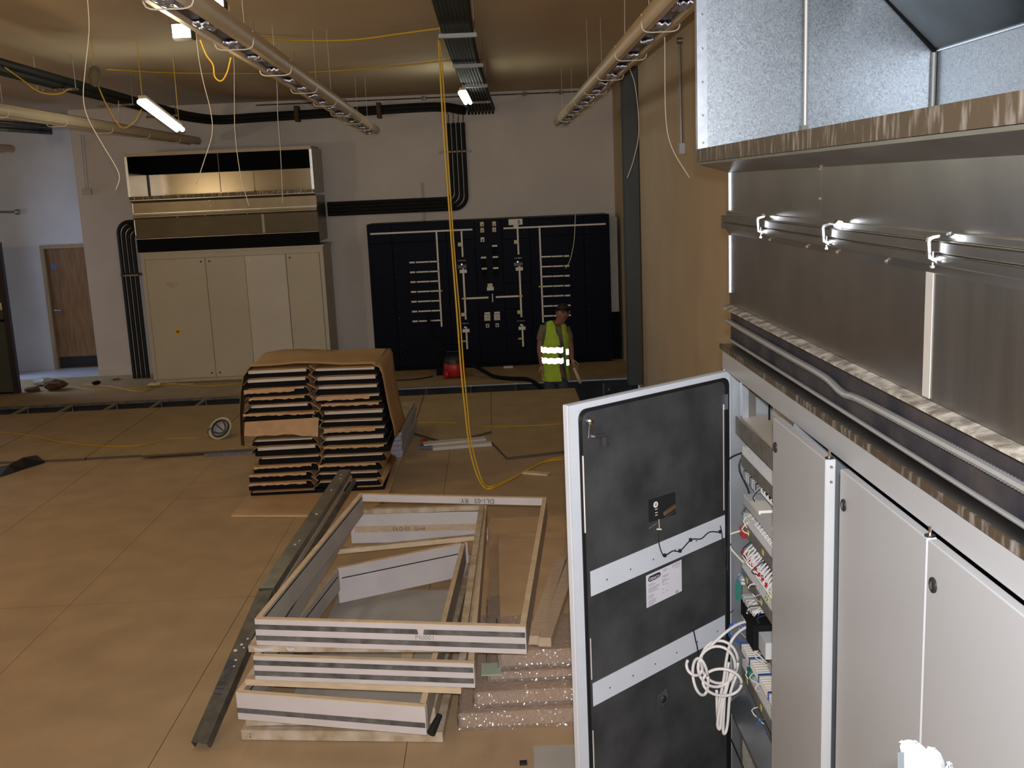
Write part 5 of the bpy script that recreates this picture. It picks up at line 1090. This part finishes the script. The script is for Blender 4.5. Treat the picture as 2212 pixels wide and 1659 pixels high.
# pull cords / suspension wires hanging from the ceiling
wires = [([(190, 12), (192, 70), (184, 150), (180, 210), (190, 255), (220, 310), (250, 360), (258, 385), (250, 410)], 6.9, 'at the far left, curling to the beige hood'),
         ([(424, 80), (430, 130), (440, 180), (455, 240), (458, 290), (440, 350), (424, 398)], 7.4, 'below the glowing floodlight'),
         ([(505, 130), (506, 200), (508, 290), (520, 380), (538, 445)], 8.0, 'in front of the beige hood centre'),
         ([(598, 180), (600, 250), (606, 330), (611, 440)], 9.0, 'in front of the dark hood opening, right part'),
         ([(1434, 0), (1436, 90), (1438, 250), (1452, 320), (1490, 385)], 6.0, 'before the tan wall beside the near hood'),
         ([(1352, 115), (1372, 185), (1380, 280), (1370, 340), (1355, 385)], 8.0, 'in front of the dark green column'),
         ([(1243, 462), (1240, 520), (1232, 560), (1222, 580)], 14.9, 'in front of the switchboard, thin and short')]
for pts, y, lb in wires:
    cord('hanging_wire', ([Vector((U(*pts[0], 1, y).x, y, ZC - 0.003))] if y < 14 else []) + [U(u, v, 1, y) for u, v in pts], 0.0030 if y < 14 else 0.006, 'wcord', 'thin pale wire hanging ' + lb, 'wire', 'thin wires hanging from the ceiling')
for (u, v0, v1, lb) in ((548, 72, 88, 'above the long cream luminaire'), (256, 248, 268, 'near the lit fluorescent tube'), (635, 140, 150, 'beside the lower yellow ceiling cable')):
    tag(MB().tube([U(u, v0 - 30, 1, 8.5), U(u, v1, 1, 8.5)], 0.003, 5).build('ceiling_hanger', 'zinc'), 'short ceiling hanger with bright tip ' + lb, 'hanger', 'short ceiling hangers')
# debris by the passage
def crumple(name, c, r, m, label, cat='debris', fl=0.5, group='debris by the passage'):
    bm = bmesh.new(); bmesh.ops.create_icosphere(bm, subdivisions=2, radius=r); rnd = random.Random(label)
    for v in bm.verts: v.co = Vector((v.co.x * 1.3, v.co.y, v.co.z * fl)) * rnd.uniform(0.75, 1.2); v.co.z = max(v.co.z, -r * fl * 0.9)
    me = bpy.data.meshes.new(name); bm.to_mesh(me); bm.free(); me.materials.append(M_[m]); o = bpy.data.objects.new(name, me); COL.objects.link(o); o.location = Vector(c) + Vector((0, 0, r * fl * 0.9 + 0.002)); WM[o] = Matrix.Identity(4)
    return tag(o, label, cat, group)
crumple('cloth_bundle', U(120, 842, 2, 0.004), 0.13, 'rag', 'brown crumpled cloth on the floor before the wooden door', 'cloth', 0.6)
crumple('plastic_bag', U(95, 832, 2, 0.004), 0.13, 'lamgrey', 'pale grey plastic bag on the floor before the wooden door', 'bag', 0.45)
crumple('debris_scrap', U(70, 846, 2, 0.004), 0.09, 'rag', 'small dark red rag left of the brown cloth', 'cloth', 0.4)
crumple('debris_scrap', U(208, 832, 2, 0.004), 0.05, 'blackmat', 'small black scrap under the white wall end', 'scrap', 0.7)
crumple('debris_scrap', U(248, 820, 2, 0.006), 0.06, 'stonew', 'small pale scrap at the foot of the white wall', 'scrap', 0.4)
crumple('debris_scrap', U(335, 834, 2, 0.006), 0.09, 'cream', 'yellowish scrap at the corner of the beige cabinet', 'scrap', 0.3)
tag(MB().box(0.10, 0.24, 15.0, 15.08, 0.005, 0.03).build('wood_offcut', 'tile'), 'small white offcut on the floor before the switchboard', 'wood')
pal = thing('slatted_board', 'brown slatted board lying between cabinet and switchboard', 'board', (-2.1, 15.3, 0))
a = U(748, 760, 1, 15.2); b = U(808, 768, 1, 15.2)
MB().box(a.x, b.x, 15.2, 15.26, a.z - 0.02, a.z + 0.01).build('top_strip', 'rag', pal)
for k in range(9): MB().box(a.x + 0.02 + k * 0.042, a.x + 0.04 + k * 0.042, 15.2, 15.24, 0.006, a.z - 0.021).build('slat', 'cardd', pal)

# ================================================================ VACUUM
vp = Vector((-0.60, 14.45, 0.004)); vc = thing('vacuum_cleaner', 'red drum vacuum cleaner with black top before the switchboard', 'vacuum', tuple(vp))
MB().lathe([(0, 0.03), (0.13, 0.03), (0.155, 0.06), (0.155, 0.20), (0.145, 0.215), (0, 0.215)], vp, (0, 0, 1), 24).build('drum', 'red', vc, smooth=True)
MB().lathe([(0, 0.216), (0.15, 0.216), (0.145, 0.28), (0.11, 0.32), (0.03, 0.34), (0, 0.34)], vp, (0, 0, 1), 24).build('motor_head', 'black', vc, smooth=True)
MB().tube([vp + Vector((-0.10, 0, 0.31)), vp + Vector((-0.09, 0, 0.37)), vp + Vector((0.09, 0, 0.37)), vp + Vector((0.10, 0, 0.31))], 0.012, 6).build('handle', 'black', vc)
for sx in (-1, 1): MB().lathe([(0, -0.02), (0.06, -0.02), (0.065, 0), (0.06, 0.02), (0, 0.02)], vp + Vector((sx * 0.12, -0.10, 0.062)), (sx, -0.4, 0), 16).build('wheel', 'red', vc)
hose = [vp + Vector((0.15, 0, 0.20)), (-0.30, 14.38, 0.16), (-0.05, 14.2, 0.04), (0.20, 13.98, 0.035), (0.40, 13.86, 0.04), (0.52, 13.72, 0.0), (0.60, 13.6, -0.08)]
MB().tube(smoothpts(hose, 8), 0.028, 8).build('hose', 'blackmat', vc, smooth='all')
lean = thing('leaning_tool', 'black folded tool leaning on the switchboard behind the vacuum', 'tool', (-0.9, 14.9, 0))
MB().tube([(-0.82, 14.75, 0.01), (-0.98, 15.08, 0.85)], 0.03, 6).build('shaft', 'blackmat', lean); MB().box(-0.87, -0.73, 14.66, 14.8, 0.005, 0.12).build('foot', 'blackmat', lean); MB().box(-0.92, -0.76, 14.84, 14.88, 0.15, 0.5).build('plate', 'blackmat', lean)

# ================================================================ PERSON
def skin_mesh(name, verts, edges, radii, m, parent, root=0, sub=2):
    me = bpy.data.meshes.new(name); me.from_pydata([tuple(v) for v in verts], edges, []); me.update()
    o = bpy.data.objects.new(name, me); COL.objects.link(o)
    sk = o.modifiers.new('skin', 'SKIN'); sk.use_smooth_shade = True
    if not me.skin_vertices:
        pass
    for i, r in enumerate(radii):
        rr = r if isinstance(r, tuple) else (r, r)
        me.skin_vertices[0].data[i].radius = rr; me.skin_vertices[0].data[i].use_root = (i == root)
    ss = o.modifiers.new('sub', 'SUBSURF'); ss.levels = sub; ss.render_levels = sub
    dg = bpy.context.evaluated_depsgraph_get(); dg.update()
    me2 = bpy.data.meshes.new_from_object(o.evaluated_get(dg)); bpy.data.objects.remove(o)
    me2.name = name; me2.materials.clear(); me2.materials.append(M_[m]); me2.polygons.foreach_set('use_smooth', [True] * len(me2.polygons))
    o = bpy.data.objects.new(name, me2); COL.objects.link(o)
    if parent is not None:
        inv = WM[parent].inverted(); me2.transform(inv); o.parent = parent
    WM[o] = WM.get(parent, Matrix.Identity(4)); return o
PY = 13.42
per = thing('person', 'person in yellow hi-vis vest standing in the floor trench before the switchboard', 'person', (0.78, PY, -0.62))
def pv(x, z, dy=0): return Vector((x, PY + dy, z))
V = [pv(0.775, 0.22), pv(0.77, 0.36), pv(0.775, 0.55), pv(0.79, 0.72), pv(0.825, 0.83, -0.02), pv(0.865, 0.90, -0.05), pv(0.885, 0.965, -0.07), pv(0.90, 1.03, -0.06),   # 0..7 spine, neck, head
     pv(0.625, 0.785), pv(0.575, 0.50, -0.02), pv(0.598, 0.29, -0.06),                                  # 8..10 right arm
     pv(0.945, 0.755), pv(0.985, 0.50, 0.0), pv(0.985, 0.36, -0.10),                                    # 11..13 left arm
     pv(0.70, 0.14), pv(0.69, -0.20, -0.02), pv(0.685, -0.54, 0.0),                                      # 14..16
     pv(0.85, 0.14), pv(0.87, -0.20, -0.02), pv(0.88, -0.54, 0.0), pv(0.68, -0.59, -0.12), pv(0.89, -0.59, -0.12)]
E_ = [(0, 1), (1, 2), (2, 3), (3, 4), (4, 5), (5, 6), (6, 7), (3, 8), (8, 9), (9, 10), (3, 11), (11, 12), (12, 13), (0, 14), (14, 15), (15, 16), (0, 17), (17, 18), (18, 19), (16, 20), (19, 21)]
Rr = [(0.14, 0.10), (0.14, 0.10), (0.15, 0.10), (0.15, 0.095), (0.065, 0.06), (0.060, 0.062), (0.085, 0.095), (0.080, 0.095), 0.062, 0.046, 0.032, 0.060, 0.044, 0.032, 0.085, 0.060, 0.042, 0.085, 0.060, 0.042, 0.038, 0.038]
body = skin_mesh('body', V, E_, Rr, 'skin', per)
# nose, ears, eyes, mouth as small details of the face
fdir = Vector((0.28, -0.95, -0.12)).normalized(); sdir = Vector((0.95, 0.28, 0)).normalized(); hc = pv(0.893, 0.995, -0.065)
MB().lathe([(0.002, 0.115), (0.010, 0.105), (0.016, 0.09), (0.018, 0.075)], hc - Vector((0, 0, 0.012)), fdir, 8).build('nose', 'skin', per, smooth='all')
for sg in (-1, 1):
    MB().lathe([(0, 0.088), (0.009, 0.087), (0.010, 0.083)], hc + sdir * 0.032 * sg + Vector((0, 0, 0.012)), fdir, 8).build('eye', 'hair', per)
    MB().lathe([(0, 0.0), (0.010, 0.004), (0.024, 0.012), (0.022, 0.02), (0.0, 0.02)], hc + sdir * 0.075 * sg + Vector((0, 0.012, -0.002)), sdir * sg, 10).build('ear', 'skin', per, smooth='all')
    MB().tube([hc + sdir * (0.018 * sg) + fdir * 0.093 + Vector((0, 0, 0.030)), hc + sdir * (0.048 * sg) + fdir * 0.084 + Vector((0, 0, 0.030))], 0.004, 5).build('eyebrow', 'hair', per)
MB().tube([hc - sdir * 0.022 + fdir * 0.084 + Vector((0, 0, -0.045)), hc + sdir * 0.022 + fdir * 0.084 + Vector((0, 0, -0.045))], 0.005, 5).build('mouth', 'rag', per)
# hair cap
bm = bmesh.new(); bmesh.ops.create_uvsphere(bm, u_segments=18, v_segments=12, radius=1.0)
for v in bm.verts: v.co = Vector((v.co.x * 0.088, v.co.y * 0.103, v.co.z * 0.082)) + Vector((0.895, PY - 0.05, 1.030))
dl = [v for v in bm.verts if (v.co - Vector((0.895, PY - 0.05, 1.03))).dot(fdir) > 0.035 and v.co.z < 1.048 or v.co.z < 0.985]
bmesh.ops.delete(bm, geom=dl, context='VERTS'); me = bpy.data.meshes.new('hair'); bm.to_mesh(me); bm.free(); me.transform(WM[per].inverted()); me.materials.append(M_['hair'])
o = bpy.data.objects.new('hair', me); COL.objects.link(o); o.parent = per; WM[o] = WM[per]
# shirt and trousers
sv = [pv(0.775, 0.26), pv(0.77, 0.42), pv(0.775, 0.58), pv(0.79, 0.73), pv(0.815, 0.79, -0.01), pv(0.628, 0.785), pv(0.585, 0.60, -0.01), pv(0.942, 0.755), pv(0.975, 0.60)]
skin_mesh('shirt', sv, [(0, 1), (1, 2), (2, 3), (3, 4), (3, 5), (5, 6), (3, 7), (7, 8)], [(0.140, 0.098), (0.140, 0.098), (0.145, 0.098), (0.140, 0.090), (0.075, 0.065), 0.072, 0.066, 0.068, 0.062], 'shirt', per)
tv = [pv(0.775, 0.27), pv(0.775, 0.17), pv(0.695, 0.12), pv(0.69, -0.20, -0.02), pv(0.685, -0.56), pv(0.855, 0.12), pv(0.87, -0.20, -0.02), pv(0.88, -0.56)]
skin_mesh('trousers', tv, [(0, 1), (1, 2), (2, 3), (3, 4), (1, 5), (5, 6), (6, 7)], [(0.150, 0.11), (0.150, 0.12), 0.100, 0.078, 0.070, 0.100, 0.078, 0.070], 'jeans', per)
for x in (0.68, 0.89): MB().prism([(x - 0.045, PY + 0.08, -0.619), (x + 0.045, PY + 0.08, -0.619), (x + 0.05, PY - 0.14, -0.619), (x + 0.03, PY - 0.2, -0.619), (x - 0.03, PY - 0.2, -0.619), (x - 0.05, PY - 0.14, -0.619)], (0, 0, 0.08)).build('boot', 'boot', per, bevel=0.012)
# hands
def hand(w, down, side, m='glove', sg=1):
    w = Vector(w); d = Vector(down).normalized(); s = Vector(side).normalized(); n = d.cross(s)
    vs = [w, w + d * 0.045, w + d * 0.09]; es = [(0, 1), (1, 2)]; rr = [0.026, (0.040, 0.022), (0.040, 0.020)]
    for k in range(4):
        off = s * (-0.030 + 0.020 * k); ln = (0.066, 0.078, 0.074, 0.058)[k]; i = len(vs)
        b0 = w + d * 0.095 + off
        vs += [b0, b0 + d * ln * 0.55 + n * 0.006, b0 + d * ln + n * 0.022]; es += [(2, i), (i, i + 1), (i + 1, i + 2)]; rr += [0.010, 0.0095, 0.008]
    i = len(vs); t0 = w + d * 0.035 + s * -0.036 * sg
    vs += [t0, t0 + d * 0.035 - s * 0.018 * sg + n * 0.01, t0 + d * 0.062 - s * 0.016 * sg + n * 0.02]; es += [(1, i), (i, i + 1), (i + 1, i + 2)]; rr += [0.014, 0.012, 0.010]
    return skin_mesh('hand', vs, es, rr, m, per, 0, 1)
hand((0.600, PY - 0.065, 0.31), (0.12, -0.05, -1), (1, 0.15, 0)); hand((0.985, PY - 0.10, 0.38), (0.35, -0.1, -1), (-1, 0.2, 0), 'glove', 1)
# vest: open-front shell
def vest_ring(z, cx_, cy_, rx, ry, a0, a1, n=26):
    return [Vector((cx_ + rx * math.sin(math.radians(a0 + (a1 - a0) * i / n)), PY + cy_ - ry * math.cos(math.radians(a0 + (a1 - a0) * i / n)), z)) for i in range(n + 1)]
# angle 0 = towards the camera, gap around +35 deg (front opening, body turned)
lv = [(0.10, 0.775, 0, 0.190, 0.158, 42), (0.18, 0.775, 0, 0.188, 0.157, 38), (0.28, 0.772, 0, 0.184, 0.155, 34), (0.38, 0.772, 0, 0.184, 0.155, 32), (0.48, 0.774, 0, 0.186, 0.155, 30), (0.58, 0.778, 0, 0.186, 0.155, 29)]
OP = 34
rows_v = [vest_ring(z, cx_, cy_, rx, ry, g0 + 8, g0 + 352 - 12) for z, cx_, cy_, rx, ry, g0 in lv]
MB().grid(rows_v, (0, 0, 0)).build('vest_tmp', 'vest', per) if False else None
vst = MB().grid(rows_v).build('vest', 'vest', per, smooth='all')
# shoulder straps of the vest, front panels: left of opening and right of opening, and back
def patch(ptsA, ptsB, nm='vest_panel', m='vest', n=8):
    rows = []
    for k in range(n + 1):
        t = k / n; rows.append([Vector(a).lerp(Vector(b), t) for a, b in zip(ptsA, ptsB)])
    return MB().grid(rows).build(nm, m, vst, smooth='all')
# front panels and back panel of the vest up to the shoulders, bowed over the chest
def patch3(A, Bm, Cc, n=6):
    rows = []
    for k in range(2 * n + 1):
        t = k / (2 * n)
        rows.append([(1 - t) ** 2 * Vector(a) + 2 * t * (1 - t) * Vector(b) + t * t * Vector(c) for a, b, c in zip(A, Bm, Cc)])
    return MB().grid(rows).build('vest_panel', 'vest', vst, smooth='all')
patch3([pv(0.612, 0.575, -0.05), pv(0.66, 0.575, -0.122), pv(0.72, 0.575, -0.150), pv(0.79, 0.575, -0.156), pv(0.845, 0.575, -0.145)],
       [pv(0.655, 0.77, -0.13), pv(0.69, 0.79, -0.165), pv(0.725, 0.80, -0.175), pv(0.765, 0.80, -0.178), pv(0.805, 0.78, -0.17)],
       [pv(0.672, 0.868, -0.005), pv(0.692, 0.880, -0.02), pv(0.715, 0.888, -0.03), pv(0.738, 0.890, -0.035), pv(0.760, 0.885, -0.04)])
patch3([pv(0.880, 0.575, -0.135), pv(0.91, 0.575, -0.118), pv(0.94, 0.575, -0.09), pv(0.965, 0.575, -0.03)],
       [pv(0.868, 0.77, -0.165), pv(0.895, 0.76, -0.155), pv(0.925, 0.75, -0.14), pv(0.955, 0.73, -0.10)],
       [pv(0.858, 0.860, -0.05), pv(0.88, 0.855, -0.045), pv(0.905, 0.846, -0.035), pv(0.928, 0.832, -0.01)])
patch3([pv(0.60, 0.575, 0.04), pv(0.70, 0.575, 0.145), pv(0.78, 0.575, 0.156), pv(0.86, 0.575, 0.145), pv(0.96, 0.575, 0.04)],
       [pv(0.65, 0.75, 0.12), pv(0.72, 0.80, 0.15), pv(0.78, 0.80, 0.155), pv(0.86, 0.80, 0.15), pv(0.94, 0.74, 0.10)],
       [pv(0.672, 0.868, -0.005), pv(0.72, 0.885, 0.02), pv(0.79, 0.88, 0.04), pv(0.86, 0.865, 0.02), pv(0.928, 0.832, -0.01)])
MB().tube([pv(0.762, 0.888, -0.042), pv(0.795, 0.76, -0.135), pv(0.845, 0.58, -0.148), pv(0.853, 0.40, -0.148), pv(0.872, 0.12, -0.140)], 0.008, 5).build('vest_trim', 'vesttrim', vst)
MB().tube([pv(0.857, 0.862, -0.052), pv(0.868, 0.74, -0.12), pv(0.880, 0.58, -0.138), pv(0.888, 0.40, -0.134), pv(0.905, 0.10, -0.118)], 0.007, 5).build('vest_trim', 'vesttrim', vst)
MB().tube([pv(0.670, 0.870, -0.005), pv(0.655, 0.76, -0.085), pv(0.630, 0.66, -0.085), pv(0.610, 0.575, -0.05)], 0.014, 6).build('vest_trim', 'vesttrim', vst)
for z0, z1 in ((0.485, 0.555), (0.345, 0.415)):
    for a0, a1 in ((-72, 30), (45, 64)):
        rows = [vest_ring(z, 0.773, -0.004, 0.196, 0.166, a0, a1, 20) for z in (z0 - (0.04 if a0 > 0 else 0), z1 - (0.04 if a0 > 0 else 0))]
        for r in rows:
            for i_, p in enumerate(r): p.z += 0.006 * math.sin(i_ * 1.3) - 0.006 * (i_ / 20)
        MB().grid(rows).build('reflective_band', 'retro', vst, smooth='all')
wd_ = thing('vacuum_wand', 'pale vacuum nozzle tube held in the hand of the person', 'nozzle', (1.07, PY - 0.12, 0.2))
MB().tube([(1.005, PY - 0.13, 0.27), (1.045, PY - 0.14, 0.17), (1.085, PY - 0.15, 0.065)], [0.018, 0.022, 0.024], 10).build('tube', 'wood2', wd_, smooth='all'); MB().lathe([(0, 0), (0.026, 0), (0.026, 0.02), (0, 0.02)], (1.085, PY - 0.15, 0.065), (0.37, -0.1, -0.92), 10).build('tip', 'black', wd_)

# ================================================================ LADDER TOP
M_['ladderstile'] = mat('ladder_stile', (0.09, 0.095, 0.10), 0.4, 0.4)
lt = thing('step_ladder', 'dusty pale top end of a step ladder at the bottom edge', 'ladder', U(1990, 1700, 1, 0.9))
YL = 0.9
def l3(u, v, dy=0): return U(u, v, 1, YL + dy)
def blob(pts, dy, m='ladder', nm='end_cap', bv=0.004):
    MB().prism([l3(u, v) for u, v in pts], ray(2000, 1640).normalized() * dy).build(nm, m, lt, bevel=bv)
blob([(1941, 1603), (1948, 1598), (1974, 1597), (1984, 1602), (2006, 1622), (2022, 1650), (2034, 1700), (1990, 1760), (1960, 1760), (1950, 1640)], 0.03)
blob([(1996, 1612), (2012, 1611), (2026, 1618), (2038, 1636), (2043, 1660), (2046, 1720), (2010, 1720), (2006, 1650)], 0.05)
blob([(2043, 1646), (2052, 1644), (2060, 1652), (2064, 1672), (2060, 1720), (2040, 1720)], 0.04)
MB().box(0, 1, 0, 0.02, 0, 1, lambda a, b, c: l3(1939 + 14 * a, 1625 + 160 * c) + ray(2000, 1640).normalized() * b).build('stile', 'ladderstile', lt)
MB().box(0, 1, 0.002, 0.03, 0, 1, lambda a, b, c: l3(1942 + 80 * a, 1700 + 500 * c) + Vector((0, b, 0))).build('stile', 'ladderstile', lt)

tr = thing('cable_tray', 'dark thin pipes under the ceiling above the bluish passage wall', 'pipes', U(60, 275, 1, 15.9))
for dv, rr_ in ((0, 0.03), (8, 0.02), (15, 0.03)): MB().tube([U(-30, 262 + dv, 1, 15.8), U(112, 272 + dv, 1, 16.5)], rr_, 8).build('pipe', 'stud2', tr, smooth='all')
